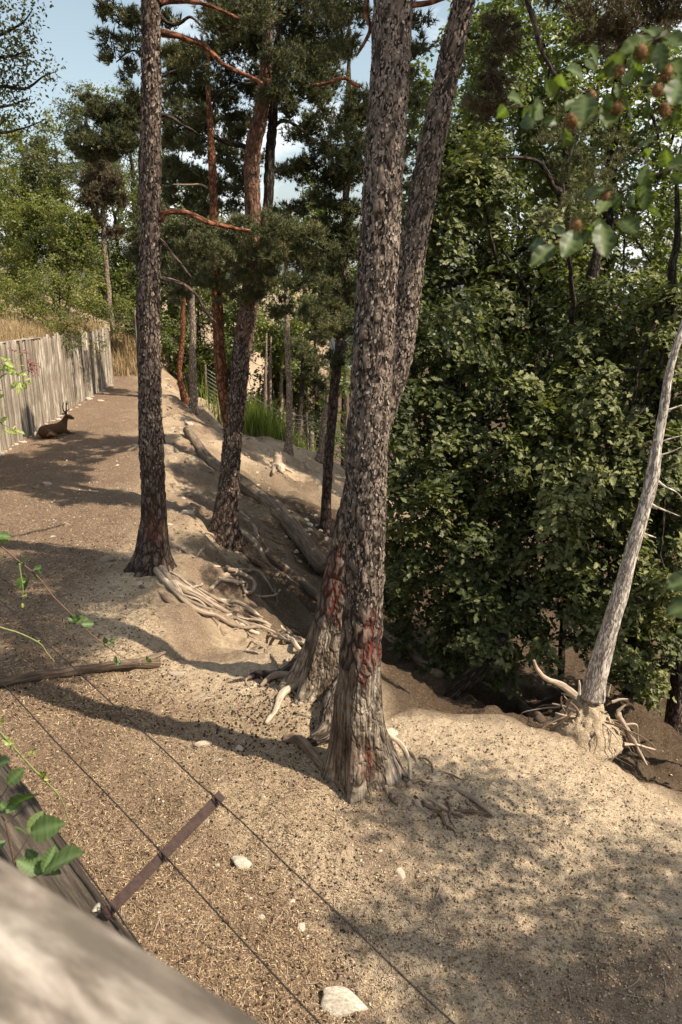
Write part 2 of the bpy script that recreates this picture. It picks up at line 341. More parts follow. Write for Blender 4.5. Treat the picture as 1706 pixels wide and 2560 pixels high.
def H(x, y, fine=True):
    x = np.asarray(x, float).ravel(); y = np.asarray(y, float).ravel(); d = edge_dist(x, y)
    P = np.stack([x, y, np.zeros_like(x)], 1)
    d = d + fbm(P * .9, 3, 5) * .22 + .12
    pos = np.maximum(d, 0)
    near = np.clip((12.5 - y) / 4.5, 0, 1) * np.clip((x + .3) / .8, 0, 1)          # steeper lip in front of the oaks
    hol = np.exp(-((y - 12.2) / 3.2) ** 2) * np.clip((pos - .7) / .8, 0, 1) * np.clip((1.0 - x) / 1.5, 0, 1)
    s = .50 + .35 * near + .26 * hol
    soft = np.where(pos < .8, pos ** 2 / 1.6, pos - .4)
    z = -7.5 * (1 - np.exp(-soft * s / 7.5))
    z = z - .05 * np.exp(-np.maximum(-d, 0) / .5)
    far = np.maximum(0, (y - 35.5) + (x + 7.6) * .62); z = z - np.clip((x + 9) / 2, 0, 1) * .34 * far * np.clip(1 - far / 60, .3, 1)
    z = z + np.maximum(0, x - 11) * .35 * np.clip((y - 2) / 6, 0, 1)
    z = z + np.clip((y - 38) / 10, 0, 1) * np.clip((-9.6 - x) / 3 + .2, 0, 1) * 2.6       # path end bank
    onslope = np.clip(pos / 1.2, 0, 1)
    z = z + fbm(P * .45, 3, 11) * (.10 + .22 * onslope)
    z = z + fbm(np.stack([x * .9 + y * .4, y * 1.3, np.zeros_like(x)], 1), 4, 21) * .20 * onslope
    z = z - np.abs(fbm(np.stack([x * .35 + y * 1.5, y * .2 - x * .3, np.zeros_like(x)], 1), 3, 27)) * .22 * onslope
    z = z + fbm(P * 2.2, 3, 33) * .028
    if fine:
        z = z + fbm(P * 9, 3, 44, .6) * (.014 + .018 * onslope) + np.abs(fbm(P * 4.2, 3, 47)) * .022 * np.clip((14 - y) / 6, 0, 1)
    return z
def G(px, py, dz=0.0, tmin=3.0):
    """where the camera ray meets the ground"""
    d = ray(px, py); t = np.concatenate([np.arange(tmin, 20, .03), np.arange(20, 90, .1)]); p = CAM + d * t[:, None]
    k = np.argmax(p[:, 2] < H(p[:, 0], p[:, 1])); q = p[k] if p[k, 2] < H(p[k:k+1, 0], p[k:k+1, 1])[0] + .01 else p[-1]
    return q + np.array([0, 0, dz])
def hz(x, y): return float(H(np.array([x]), np.array([y]))[0])

ang = np.unique(np.concatenate([np.linspace(-180, -36, 40), np.linspace(-36, 36, 340), np.linspace(36, 180, 40)]))
rad = np.concatenate([[.05, 1.5, 2.6], np.geomspace(3.2, 45, 400), np.geomspace(50, 500, 14)])
A_, R_ = np.meshgrid(np.radians(ang), rad)
gx, gy = (np.sin(A_) * R_).ravel(), (np.cos(A_) * R_).ravel()
gz = H(gx, gy); gd = edge_dist(gx, gy); gP = np.stack([gx, gy, np.zeros_like(gx)], 1)
na = len(ang); ii = np.arange(len(rad) - 1)[:, None] * na; jj = np.arange(na - 1)[None]
gF = np.stack([ii + jj, ii + na + jj, ii + na + jj + 1, ii + jj + 1], 2).reshape(-1, 4)[:, ::-1]
nz = fbm(gP * .8, 3, 61)
band = np.exp(-((gd + .35) / .65) ** 2) * np.clip((15 - gy) / 3, 0, 1) * np.clip((gy - 7.4) / .8, 0, 1) * np.clip(.8 + nz * .5, 0, 1)
lit = np.clip(.85 - (gx + 2.6 + (gy - 9) * .24) * .55 + nz * .35, 0, 1) * np.clip(-gd * .9 + .55, 0, 1)
xb = -.80 + (5.6 - gy) * .75 + nz * .12
fg = np.clip((xb - gx) / .30 + .5, 0, 1) * np.clip((8.6 - gy) / 1.2, 0, 1)
strip = np.exp(-((gx - xb - .45) / .38) ** 2) * np.clip((6.6 - gy) / 1.0, 0, 1)
lit = lit * (1 - band)
lit = np.maximum(lit, fg * .9)
lit = np.maximum(lit, np.clip(fbm(gP * .8, 3, 66) * 1.6 + .15, 0, 1) * np.clip(gd / .5, 0, 1) * .8)
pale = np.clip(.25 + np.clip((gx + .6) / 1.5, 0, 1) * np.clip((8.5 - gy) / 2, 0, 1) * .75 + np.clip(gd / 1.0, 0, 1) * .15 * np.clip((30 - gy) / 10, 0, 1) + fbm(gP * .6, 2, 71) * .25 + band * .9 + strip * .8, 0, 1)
mould_shade = np.clip((gd - .25) / .5, 0, 1) * np.clip((gx - (.0 + (gy - 9) * .05)) / .6, 0, 1) * np.clip((26 - gy) / 4, 0, 1)  # leaf mould plus painted oak shade on the ravine side
mould_shade = np.maximum(mould_shade, np.clip((gy - 35.5 + (gx + 7.6) * .62) / 2, 0, 1) * (gx > -7.0))
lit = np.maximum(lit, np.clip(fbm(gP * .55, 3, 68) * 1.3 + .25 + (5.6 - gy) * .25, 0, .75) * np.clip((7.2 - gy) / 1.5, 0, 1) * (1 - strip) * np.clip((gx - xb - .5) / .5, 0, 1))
mould_shade = np.maximum(mould_shade, np.clip((gx - 2 - np.maximum(0, gy - 16) * .12) / 3, 0, 1) * np.clip((gy - 7.8) / 1.0, 0, 1) * np.clip(gd / .4, 0, 1))
mould_shade = np.maximum(mould_shade, np.clip((gd - 2.0 + nz) / 1.2, 0, 1) * np.clip((27 - gy) / 5, 0, 1)) * .9  # shade on the mid slope painted in with the dark litter colour
ground = link('ground', npmesh('ground', np.stack([gx, gy, gz], 1), gF, {'litter': ('FLOAT', lit), 'pale': ('FLOAT', pale), 'leafmould_shade': ('FLOAT', mould_shade)}, True), M['ground'], None, 'structure')
# ------------------------------------------------------------------ leaf geometry
def rotmats(nrm, spin):
    """frames with z = nrm, x spun about it"""
    n = nrm / (np.linalg.norm(nrm, axis=1)[:, None] + 1e-9)
    ref = np.where(np.abs(n[:, 2:3]) < .9, np.array([[0, 0, 1.0]]), np.array([[1.0, 0, 0]]))
    x = np.cross(ref, n); x /= np.linalg.norm(x, axis=1)[:, None] + 1e-9; y = np.cross(n, x)
    c, s = np.cos(spin)[:, None], np.sin(spin)[:, None]
    return x * c + y * s, y * c - x * s, n
def scatter(tv, tf, pos, nrm, spin, size, lv):
    X, Y, Z = rotmats(nrm, spin); m = len(tv)
    V = pos[:, None] + size[:, None, None] * (tv[None, :, 0:1] * X[:, None] + tv[None, :, 1:2] * Y[:, None] + tv[None, :, 2:3] * Z[:, None])
    F = (tf[None] + (np.arange(len(pos)) * m)[:, None, None]).reshape(-1, tf.shape[1])
    return V.reshape(-1, 3), F, np.repeat(lv, m)
# lobed oak leaf (folded along the midrib), a simple ovate leaf and a needle tuft
OAK_V = np.array([(0, 0, 0), (.14, .12, .03), (.12, .28, .05), (.30, .36, .07), (.20, .52, .05), (.34, .66, .06), (.17, .80, .02), (.10, .98, -.06),
                  (-.10, .98, -.06), (-.17, .80, .02), (-.34, .66, .06), (-.20, .52, .05), (-.30, .36, .07), (-.12, .28, .05), (-.14, .12, .03), (0, .5, -.02)], float)
OAK_F = np.array([(0, 1, 2), (0, 2, 15), (2, 3, 4), (2, 4, 15), (4, 5, 6), (4, 6, 15), (6, 7, 15), (7, 8, 15), (8, 9, 15), (9, 11, 15), (9, 10, 11), (11, 13, 15), (11, 12, 13), (13, 0, 15), (13, 14, 0)])
OVA_V = np.array([(0, 0, 0), (.26, .42, .06), (0, 1, -.06), (-.26, .42, .06), (0, .45, 0)], float)
OVA_F = np.array([(0, 1, 4), (1, 2, 4), (2, 3, 4), (3, 0, 4)])
def tuft_template(n, wid, seed, cone=1.15):
    r = np.random.default_rng(seed); V, F = [], []
    for k in range(n):
        th = r.uniform(0, 2 * np.pi); ph = r.uniform(.15, cone); l = r.uniform(.75, 1.1); z0 = r.uniform(-.25, .25)
        d = np.array([math.sin(ph) * math.cos(th), math.sin(ph) * math.sin(th), math.cos(ph)]); s = np.cross(d, r.normal(size=3)); s /= np.linalg.norm(s)
        o = np.array([0, 0, z0]); b = len(V); V += [o - s * wid / 2, o + s * wid / 2, o + d * l]; F += [(b, b + 1, b + 2)]
    return np.array(V), np.array(F)
def leaves_in_clumps(clumps, per, size, tv, tf, up=1.0, spray=14, flat=.45, hollow=.55, jit=.55, tone=0.0, seed=0):
    """clumps: (centre, (rx,ry,rz)); layered sprays of leaves on the outer part of each clump"""
    g = np.random.default_rng(seed); PP, NN, LV = [], [], []
    for c, rr in clumps:
        rr = np.array(rr) if np.ndim(rr) else np.array([rr] * 3); ns = max(1, int(per * (rr[0] * rr[1] * rr[2]) ** (2 / 3)))
        u = g.normal(size=(ns, 3)); u /= np.linalg.norm(u, axis=1)[:, None]; rad = (hollow + (1 - hollow) * g.random(ns) ** .6)[:, None]
        sp = np.array(c) + u * rad * rr; nz_ = np.array([0, 0, up]) + u * .75 + g.normal(size=(ns, 3)) * .25; nz_ /= np.linalg.norm(nz_, axis=1)[:, None]
        tn = np.clip(g.normal(.45 + tone, .20, ns), 0, 1)
        X, Y, Z = rotmats(nz_, g.uniform(0, 6.28, ns)); sg = np.array(size) * 1.9
        o = g.normal(size=(ns, spray, 3)) * np.array([1, 1, flat]) * sg
        pos = sp[:, None] + o[..., 0:1] * X[:, None] + o[..., 1:2] * Y[:, None] + o[..., 2:3] * Z[:, None]
        PP.append(pos.reshape(-1, 3)); NN.append((nz_[:, None] + g.normal(size=(ns, spray, 3)) * jit).reshape(-1, 3)); LV.append((tn[:, None] + g.normal(0, .16, (ns, spray))).reshape(-1))
    P, Nn, lv = np.vstack(PP), np.vstack(NN), np.clip(np.concatenate(LV), 0, 1)
    sz = size * g.uniform(.7, 1.25, len(P)); return scatter(tv, tf, P, Nn, g.uniform(0, 6.28, len(P)), sz, lv)
def needles_in_clumps(clumps, per, size, wid, seed=0, nn=16, up=.7, tone=0.0, flatten=.62):
    g = np.random.default_rng(seed); PP, NN, LV = [], [], []
    for c, rr in clumps:
        rr = np.array(rr) if np.ndim(rr) else np.array([rr, rr, rr * flatten]); vol = (rr[0] * rr[1] * rr[2]) ** (2 / 3)
        # a clump is a handful of twig fans
        nf = max(5, int(16 * vol ** .5 / .5)); u = g.normal(size=(nf, 3)); u /= np.linalg.norm(u, axis=1)[:, None]
        fc = np.array(c) + u * (g.random((nf, 1)) ** .45) * rr * .85; n = max(1, int(per * vol / nf))
        o = g.normal(size=(nf, n, 3)) * (rr * .24); pos = (fc[:, None] + o)
        dr = u[:, None] * .8 + np.array([0, 0, up]) + g.normal(size=(nf, n, 3)) * .45
        PP.append(pos.reshape(-1, 3)); NN.append(dr.reshape(-1, 3)); LV.append(np.repeat(g.normal(.45 + tone, .18, nf), n) + g.normal(0, .15, nf * n))
    P, Nn, lv = np.vstack(PP), np.vstack(NN), np.clip(np.concatenate(LV), 0, 1); k = g.integers(0, 3, len(P)); Vs, Fs, As = [], [], []; off = 0
    for t in range(3):
        mk = k == t; tv, tf = tuft_template(nn, wid / size, 100 + t)
        v, f, a = scatter(tv, tf, P[mk], Nn[mk], g.uniform(0, 6.28, mk.sum()), size * g.uniform(.75, 1.2, mk.sum()), lv[mk])
        Vs.append(v); Fs.append(f + off); As.append(a); off += len(v)
    return np.vstack(Vs), np.vstack(Fs), np.concatenate(As)
def leaves_in_plates(clumps, dens, size, tv, tf, layers=4, seed=0, tone=0.0, jit=.45, tilt=.42, deep=None, shoots=.15):
    """boughs: each clump is a few thin, tilted, drooping layers of leaves with dark air between them"""
    g = np.random.default_rng(seed); PP, NN, LV = [], [], []
    for c, rr in clumps:
        r = rr[0] if np.ndim(rr) else rr; c = np.array(c); ct = g.normal(0, .10); az0 = g.uniform(0, 6.28)
        for k in range(layers):
            pr = r * g.uniform(.35, .80); zc = (k + .5) / layers * 2 - 1; a = az0 + g.normal(0, 1.2); hr = r * .55 * math.sqrt(max(.05, 1 - zc * zc * .8)) * g.uniform(.4, 1.1)
            o = np.array([math.cos(a) * hr, math.sin(a) * hr, zc * r * .85 + g.normal(0, .08 * r)]); out = np.array([math.cos(a), math.sin(a), 0])
            nrm = np.array([0, 0, 1.0]) + out * tilt + g.normal(size=3) * .22; nrm /= np.linalg.norm(nrm); n = max(6, int(dens * math.pi * pr * pr))
            X, Y, Z = rotmats(nrm[None], np.array([g.uniform(0, 6.28)])); th = g.uniform(0, 6.28, n); lob = 1 + .35 * np.sin(th * 3 + a) + .2 * np.sin(th * 7 + 2 * a); rho = np.sqrt(g.random(n)) * pr * lob
            u, v = np.cos(th) * rho, np.sin(th) * rho * .8; zz = -.35 * rho ** 2 / pr + g.normal(0, .05 * pr + .02, n)
            far = g.random(n) < shoots; zz = zz + far * np.abs(g.normal(0, .22 * r, n))
            PP.append(c + o + u[:, None] * X + v[:, None] * Y + zz[:, None] * Z); NN.append(nrm + (u / pr)[:, None] * X * .35 + (v / pr)[:, None] * Y * .35 + g.normal(size=(n, 3)) * jit)
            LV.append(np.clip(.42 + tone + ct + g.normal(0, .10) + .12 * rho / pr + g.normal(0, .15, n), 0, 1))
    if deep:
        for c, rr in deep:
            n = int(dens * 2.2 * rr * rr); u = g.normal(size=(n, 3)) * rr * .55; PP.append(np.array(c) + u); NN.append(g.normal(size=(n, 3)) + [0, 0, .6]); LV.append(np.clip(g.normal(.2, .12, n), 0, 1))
    P, Nn, lv = np.vstack(PP), np.vstack(NN), np.concatenate(LV)
    return scatter(tv, tf, P, Nn, g.uniform(0, 6.28, len(P)), size * g.uniform(.65, 1.3, len(P)), lv)
def crown(parent, data, mat, name='crown'):
    V, F, lv = data; return part(name, V, F, mat, parent, {'lv': ('FLOAT', lv)}, False, 'stuff')
def clump_px(items, Y, jitterY=.0, g=random.Random(3)):
    """(px, py, r_px[, dY]) -> world clumps at depth Y"""
    out = []
    for it in items:
        px, py, r = it[:3]; y = Y + (it[3] if len(it) > 3 else 0) + g.uniform(-jitterY, jitterY); p = Q(px, py, y)
        t = np.linalg.norm(p - CAM) * .93; out.append((p, r / FPX * t))
    return out
def pxpath(pp, Y):
    return [Q(p[0], p[1], Y + (p[2] if len(p) > 2 else 0)) for p in pp]

# ------------------------------------------------------------------ trunks
def flare_disp(nl=6, amt=.22, hgt=.55, seed=0, rough=.012, plate=11.0):
    ph = np.random.default_rng(seed).uniform(0, 6.28)
    def f(tc, r, ln, th):
        fl = np.exp(-np.maximum(ln - .12, 0) / hgt)
        lob = (np.cos(th * nl + ph + np.sin(th * 2 + ph)) * .5 + .5)
        d = fl * amt * (.35 + .9 * lob ** 1.5)
        q = tc * np.array([1, 1, .36]) * plate; f1, f2, _ = worley(q, seed)
        fb = np.clip((ln - .9) / 1.1 + fbm(tc * 4, 2, seed) * .3, 0, 1); fib = fbm(tc * np.array([26, 26, 1.6]), 4, seed + 2) * .010
        return d + fb * rough * (np.clip((f2 - f1) * 2.2, 0, 1) - .5) * 2 + (1 - fb) * fib + fbm(tc * 5, 3, seed) * rough * .6
    return f
def bark_flakes(base, path, radii, n, size, mat, seed=0, zmin=.6, cover=None):
    """thin bark plates standing a little proud of the trunk"""
    g = np.random.default_rng(seed); P = catmull(path, 160); T, A, B = frames(P); r = np.interp(np.linspace(0, 1, 160), np.linspace(0, 1, len(radii)), radii)
    t = g.random(n) ** .9; z = t * 159; i = z.astype(int); f = (z - i)[:, None]; i2 = np.minimum(i + 1, 159)
    c = P[i] * (1 - f) + P[i2] * f; keep = (c[:, 2] - P[0][2]) > zmin + g.normal(0, .15, n)
    th = g.uniform(0, 6.28, n); d = np.cos(th)[:, None] * A[i] + np.sin(th)[:, None] * B[i]
    rr = np.interp(z, np.arange(160), r); pos = c + d * (rr * 1.0 + .004)[:, None]
    tv = np.array([(-.32, -.5, 0), (.30, -.42, .05), (.40, .12, .10), (.12, .52, .16), (-.30, .36, .12), (-.42, -.05, .04)]); tf = np.array([(0, 1, 2), (0, 2, 3), (0, 3, 4), (0, 4, 5)])
    nrm = d + g.normal(size=(n, 3)) * .30; pos, nrm, th, i = pos[keep], nrm[keep], th[keep], i[keep]; n = len(pos)
    # orient: local y along the trunk
    nn = nrm / np.linalg.norm(nrm, axis=1)[:, None]; Yx = T[i] + g.normal(size=(n, 3)) * .25; X = np.cross(Yx, nn); X /= np.linalg.norm(X, axis=1)[:, None]; Yy = np.cross(nn, X)
    s = size * g.uniform(.5, 1.35, n); asp = g.uniform(.35, .75, n)
    V = pos[:, None] + s[:, None, None] * (tv[None, :, 0:1] * asp[:, None, None] * X[:, None] + tv[None, :, 1:2] * Yy[:, None] + tv[None, :, 2:3] * nn[:, None])
    F = (tf[None] + (np.arange(n) * 6)[:, None, None]).reshape(-1, 3); lv = np.repeat(np.clip(g.normal(.5, .25, n), 0, 1), 6)
    return part('bark_plates', V.reshape(-1, 3), F, mat, base, {'lv': ('FLOAT', lv)}, False, 'stuff')
def zones(base, reds=(), strips=(), seed=0):
    """bare wood and reddish stain: (z0, z1, azimuth_deg, half_width_deg) measured from the camera-facing side"""
    b = np.array(base)
    def f(V):
        c = b
        def m(zs):
            o = np.zeros(len(V))
            for z0, z1, (cx, cy), az, hw in zs:
                a = np.degrees(np.arctan2(V[:, 0] - cx, -(V[:, 1] - cy))); da = np.abs((a - az + 180) % 360 - 180)
                zz = V[:, 2] + fbm(V * np.array([9, 9, 1.2]), 3, seed) * .16
                o = np.maximum(o, np.clip((zz - z0) / .10, 0, 1) * np.clip((z1 - zz) / .12, 0, 1) * np.clip((hw - da + fbm(V * 6, 2, seed + 3) * 25) / 14, 0, 1))
            return o
        return {'red': ('FLOAT', m(reds)), 'strip': ('FLOAT', m(strips))}
    return f
def width_r(wpx, py, Y):
    d = ray(0, py); return wpx / FPX * (Y / d[1]) / 2

# ---- near pine with twin red stain (front)
b = np.array([*Q(902, 1948, 6.76)[:2], 0]); b[2] = hz(b[0], b[1])
near_pine = thing('pine_tree', 'thick grey pine in front, its bark scraped bare and blood red stained near the base', 'tree', b)
pp = [(902, 1965), (897, 1800), (899, 1700), (908, 1500), (915, 1300), (921, 1100), (931, 900), (946, 650), (961, 400), (975, 200), (984, 0), (1000, -260), (1012, -560), (1020, -900)]
path = pxpath(pp, 6.76); path[0] = b + np.array([0, 0, -.15]); rr = [width_r(wd, py, 6.76) for wd, py in zip([108, 108, 104, 96, 95, 97, 98, 97, 94, 92, 92, 84, 70, 45], [p[1] for p in pp])]
front = (path[3][0], path[3][1])
tube_part('trunk', path, rr, M['bark_grey'], near_pine, 330, 72, disp=flare_disp(4, .17, .42, 3, .015, 12),
          extra=zones(b, [(1.15, 1.80, front, 25, 45), (.95, 1.60, front, 68, 30), (.05, .55, front, 10, 18)], [(-.5, 1.22, front, 0, 185)], 2))
bark_flakes(near_pine, path[:12], rr[:12], 17000, .033, M['flake'], 5, 2.0)
# ---- second stem behind it
b = np.array([*Q(800, 1722, 8.55)[:2], 0]); b[2] = hz(b[0], b[1])
back_pine = thing('pine_tree', 'pine leaning right behind the thick front pine, its stained foot spreading over bare roots', 'tree', b)
pp = [(800, 1735), (818, 1640), (832, 1560), (850, 1450), (868, 1360), (890, 1270), (930, 1100), (985, 925), (1006, 816), (1028, 653), (1061, 468), (1099, 272), (1160, 0), (1230, -300), (1290, -700)]
path2 = pxpath(pp, 8.55); path2[0] = b + np.array([0, 0, -.15]); rr2 = [width_r(wd, py, 8.55) for wd, py in zip([120, 100, 92, 84, 80, 78, 76, 72, 70, 66, 62, 58, 54, 46, 30], [p[1] for p in pp])]
fr2 = (path2[3][0], path2[3][1])
tube_part('trunk', path2, rr2, M['bark_grey'], back_pine, 280, 60, disp=flare_disp(5, .20, .42, 8, .014, 12),
          extra=zones(b, [(.95, 1.9, fr2, -35, 50)], [(-.5, .85, fr2, 0, 185)], 5))
bark_flakes(back_pine, path2[:14], rr2[:14], 12000, .034, M['flake'], 6, 2.6)
# ---- left pine at the crest
b = np.array([*Q(380, 1432, 12.32)[:2], 0]); b[2] = hz(b[0], b[1])
left_pine = thing('pine_tree', 'straight pine left of the fallen log with dark scraped bark at its foot', 'tree', b)
pp = [(384, 1445), (383, 1380), (385, 1300), (383, 1200), (378, 1100), (375, 950), (374, 750), (376, 600), (378, 400), (378, 200), (378, 0), (379, -250), (382, -600), (385, -1000)]
path3 = pxpath(pp, 12.32); path3[0] = b + np.array([0, 0, -.15]); rr3 = [width_r(wd, py, 12.32) for wd, py in zip([88, 72, 62, 58, 58, 54, 51, 49, 47, 47, 46, 42, 34, 16], [p[1] for p in pp])]
fr3 = (path3[2][0], path3[2][1])
tube_part('trunk', path3, rr3, M['bark_mid'], left_pine, 260, 44, disp=flare_disp(5, .14, .35, 12, .013, 13),
          extra=zones(b, [(.55, 1.35, fr3, 5, 38)], [(.75, 1.15, fr3, -50, 20), (.6, 1.0, fr3, 60, 16)], 9))
bark_flakes(left_pine, path3[:13], rr3[:13], 8000, .044, M['flake'], 7, 2.0); 
# ---- forked pine on the slope
q = G(560, 1345); b = q
YF = q[1]
fork_pine = thing('pine_tree', 'forked pine rising from the slope behind the left pine, half hidden by its own foliage', 'tree', b)
pp = [(556, 1365), (562, 1300), (571, 1220), (580, 1120), (590, 1000), (606, 870), (622, 770), (634, 680), (634, 560), (630, 460), (634, 370), (652, 280), (664, 190), (672, 60), (676, -120)]
pathf = pxpath(pp, YF); rrf = [width_r(wd, py, YF) for wd, py in zip([84, 60, 50, 47, 50, 46, 44, 42, 40, 40, 40, 36, 32, 26, 14], [p[1] for p in pp])]
tube_part('trunk', pathf, rrf, M['bark_fork'], fork_pine, 170, 30, disp=flare_disp(5, .14, .35, 15, .012, 12), extra=zones(b, [(b[2] + 3.9, b[2] + 9, (pathf[8][0], pathf[8][1]), 0, 180)], [], 9))
bark_flakes(fork_pine, pathf[:8], rrf[:8], 3400, .046, M['flake'], 8, 1.0)
pp = [(574, 1085), (562, 1010), (553, 930), (547, 850), (544, 760), (540, 680), (536, 560), (530, 400), (522, 240), (520, 120)]
pathg = pxpath(pp, YF - .05); rrg = [width_r(wd, py, YF) for wd, py in zip([24, 28, 30, 28, 27, 25, 22, 18, 13, 7], [p[1] for p in pp])]
tube_part('trunk', pathg, rrg, M['bark_orange'], fork_pine, 120, 22, disp=flare_disp(4, 0, .3, 16, .010, 12))
pp = [(626, 730), (645, 650), (662, 570), (671, 500), (675, 400), (682, 300), (690, 180), (700, 40), (706, -150)]
tube_part('trunk', pxpath(pp, YF + .25), [width_r(wd, 500, YF) for wd in (22, 26, 27, 26, 25, 23, 19, 15, 8)], M['bark_oak'], fork_pine, 100, 18, disp=flare_disp(4, 0, .3, 17, .012, 12))
# ---- dark scaly pine left of the thick front pine
b = G(815, 1335); YS = b[1]
dark_pine = thing('pine_tree', 'dark scaly trunk leaning right just left of the thick front pine', 'tree', b)
pp = [(815, 1345), (816, 1270), (820, 1180), (826, 1100), (833, 1020), (840, 940), (850, 860), (856, 760), (862, 620), (868, 400), (872, 200), (874, 0)]
tube_part('trunk', pxpath(pp, YS), [width_r(wd, p_[1], YS) for wd, p_ in zip((30, 25, 25, 25, 25, 25, 24, 22, 19, 15, 12, 6), pp)], M['bark_mid'], dark_pine, 110, 20, disp=flare_disp(4, .04, .3, 155, .014, 9))

# ---- visible pine branches
def branch(parent, pp, w0, w1, Y, mat, seed=0, name='branch', seg=9, wob=.05):
    P_ = pxpath(pp, Y); return tube_part(name, P_, [width_r(w0, pp[0][1], Y), width_r((w0 + w1) / 2, pp[0][1], Y), width_r(w1, pp[-1][1], Y)], mat, parent, 40, seg, wob, seed, disp=lambda tc, r, ln, th: fbm(tc * 9, 3, seed) * r * .22)
branch(left_pine, [(400, 548), (412, 538), (450, 536), (500, 552), (560, 568, .3), (620, 575, .6)], 20, 9, 12.3, M['bark_orange'], 1)
branch(left_pine, [(402, 82), (440, 84), (500, 112), (560, 160), (620, 192), (660, 210)], 18, 8, 12.4, M['bark_orange'], 2)
branch(left_pine, [(400, 8), (430, -2), (480, 2), (540, 18), (600, 45)], 18, 7, 12.3, M['bark_orange'], 3)
branch(left_pine, [(400, 600), (420, 620), (450, 655), (475, 690)], 11, 5, 12.3, M['bark_mid'], 4)
branch(left_pine, [(402, 694), (425, 696), (460, 715), (490, 750), (520, 790), (535, 808)], 12, 6, 12.2, M['bark_mid'], 5)
branch(left_pine, [(400, 290), (430, 296), (455, 310), (500, 345, .3)], 10, 5, 12.4, M['bark_oak'], 6)
branch(left_pine, [(352, 140), (335, 125), (310, 130), (285, 150)], 8, 3, 12.4, M['bark_oak'], 7)
branch(left_pine, [(402, 192), (420, 182), (436, 175)], 7, 3, 12.4, M['bark_oak'], 8)
branch(left_pine, [(398, 30), (415, 55), (440, 60), (470, 40), (500, 60)], 12, 5, 12.5, M['bark_oak'], 9)
branch(fork_pine, [(630, 388), (610, 370), (570, 360), (535, 345), (512, 328), (530, 290), (545, 240), (570, 215)], 16, 4, YF, M['bark_oak'], 10)
branch(fork_pine, [(520, 470), (500, 462), (470, 462), (435, 460)], 6, 3, YF, M['root'], 11)
branch(fork_pine, [(660, 240), (640, 215), (600, 212), (575, 220)], 10, 4, YF, M['bark_oak'], 12)
branch(fork_pine, [(684, 320), (710, 306), (740, 315), (770, 335)], 12, 5, YF + .25, M['bark_oak'], 13)
branch(near_pine, [(918, -20), (908, 40), (918, 80), (905, 120), (890, 150)], 14, 5, 6.9, M['bark_orange'], 14)
branch(near_pine, [(900, 215), (860, 195), (820, 205), (780, 210)], 12, 6, 7.4, M['bark_orange'], 15)
branch(near_pine, [(1028, 12), (1070, 12), (1120, 0), (1180, -25)], 16, 10, 6.8, M['bark_orange'], 16)
branch(back_pine, [(1172, 86), (1185, 88), (1198, 84)], 9, 6, 8.5, M['bark_oak'], 17)
branch(back_pine, [(1290, -60), (1310, 0), (1335, 60), (1350, 110), (1375, 160), (1400, 205), (1410, 230)], 15, 8, 7.6, M['bark_mid'], 18)

# ---- pine crowns
crown(left_pine, needles_in_clumps(clump_px([(300, 40, 48), (275, 95, 36), (330, 110, 40), (292, 150, 34), (330, 185, 34), (322, 235, 26), (260, 20, 28), (430, 60, 40), (420, 130, 36), (470, 150, 44, .5), (430, 225, 30, .5),
     (560, 60, 60, .6), (500, 190, 40, .6), (620, 40, 66, .6), (340, 60, 40, .3), (300, -60, 80), (400, -80, 90, .4), (520, -70, 100, .5), (240, -90, 60)], 12.6, .3)
     + [((-3.1 + x, 12.3 + y, z), r) for x, y, z, r in [(-.8, -.6, 10.2, .8), (.9, -.9, 10.6, .9), (-.4, .9, 11.2, .9), (1.3, .7, 11.4, .8), (-1.1, .2, 12, .8), (.5, -.3, 12.6, .9), (0, .4, 13.5, .7), (-.3, -.1, 14.2, .5)]], 2600, .085, .013, 21, 12), M['needle'])
lowfol = [(560, 585, 46), (610, 565, 44), (670, 560, 48), (730, 570, 50), (780, 590, 46), (815, 625, 36), (560, 640, 46), (620, 630, 52), (690, 630, 54), (760, 645, 52), (600, 690, 44), (500, 610, 36, .4), (470, 680, 44, .6), (440, 740, 36, .8),
          (660, 700, 46), (730, 710, 50), (800, 720, 46), (835, 770, 40), (820, 830, 38), (770, 780, 46), (700, 770, 42, .4), (640, 740, 40, .3), (850, 800, 30), (790, 850, 30, .4), (520, 700, 40, .8), (560, 730, 38, .6), (600, 600, 50, .8), (700, 600, 50, .8), (470, 620, 30, .8)]
hi = [(480, 130, 50, .8), (440, 200, 44, 1), (540, 130, 54, .6), (600, 120, 60, .6), (660, 80, 66, .4), (730, 60, 70), (800, 60, 60), (700, 150, 64), (770, 150, 60), (830, 140, 44), (630, 210, 50, .9), (740, 215, 56), (800, 230, 48),
      (700, 240, 50, -.2), (560, 200, 46, .8), (500, 240, 46, 1), (460, 280, 44, 1), (520, 300, 46, .8), (570, 290, 40, .9), (440, 340, 40, 1), (490, 370, 48, .9), (550, 400, 46, .9), (590, 430, 34, .9), (440, 420, 40, 1), (500, 450, 46, .9), (560, 480, 48, .8),
      (450, 500, 36, 1), (520, 520, 44, .9), (590, 520, 34, 1), (640, 20, 60), (760, -20, 80), (560, 20, 60, .8), (860, 40, 50, .4), (850, 110, 50, .4), (670, 260, 34, 1.2), (420, 480, 30, 1.2), (600, 330, 28, 1.2), (720, 280, 36, .6),
     (460, 160, 60, 2.2), (540, 240, 60, 2.2), (480, 330, 60, 2.4), (560, 360, 56, 2.4), (620, 300, 50, 2.4), (440, 440, 56, 2.4), (520, 470, 60, 2.4), (600, 460, 46, 2.4), (590, 80, 70, 2.2), (680, 180, 60, 2.2), (760, 130, 70, 2), (820, 200, 60, 2), (640, 400, 40, 2.6), (420, 250, 40, 2.4)]
crown(fork_pine, needles_in_clumps(clump_px(lowfol, YF - .9, .25), 3600, .09, .012, 22, 14, tone=.12), M['needle'])
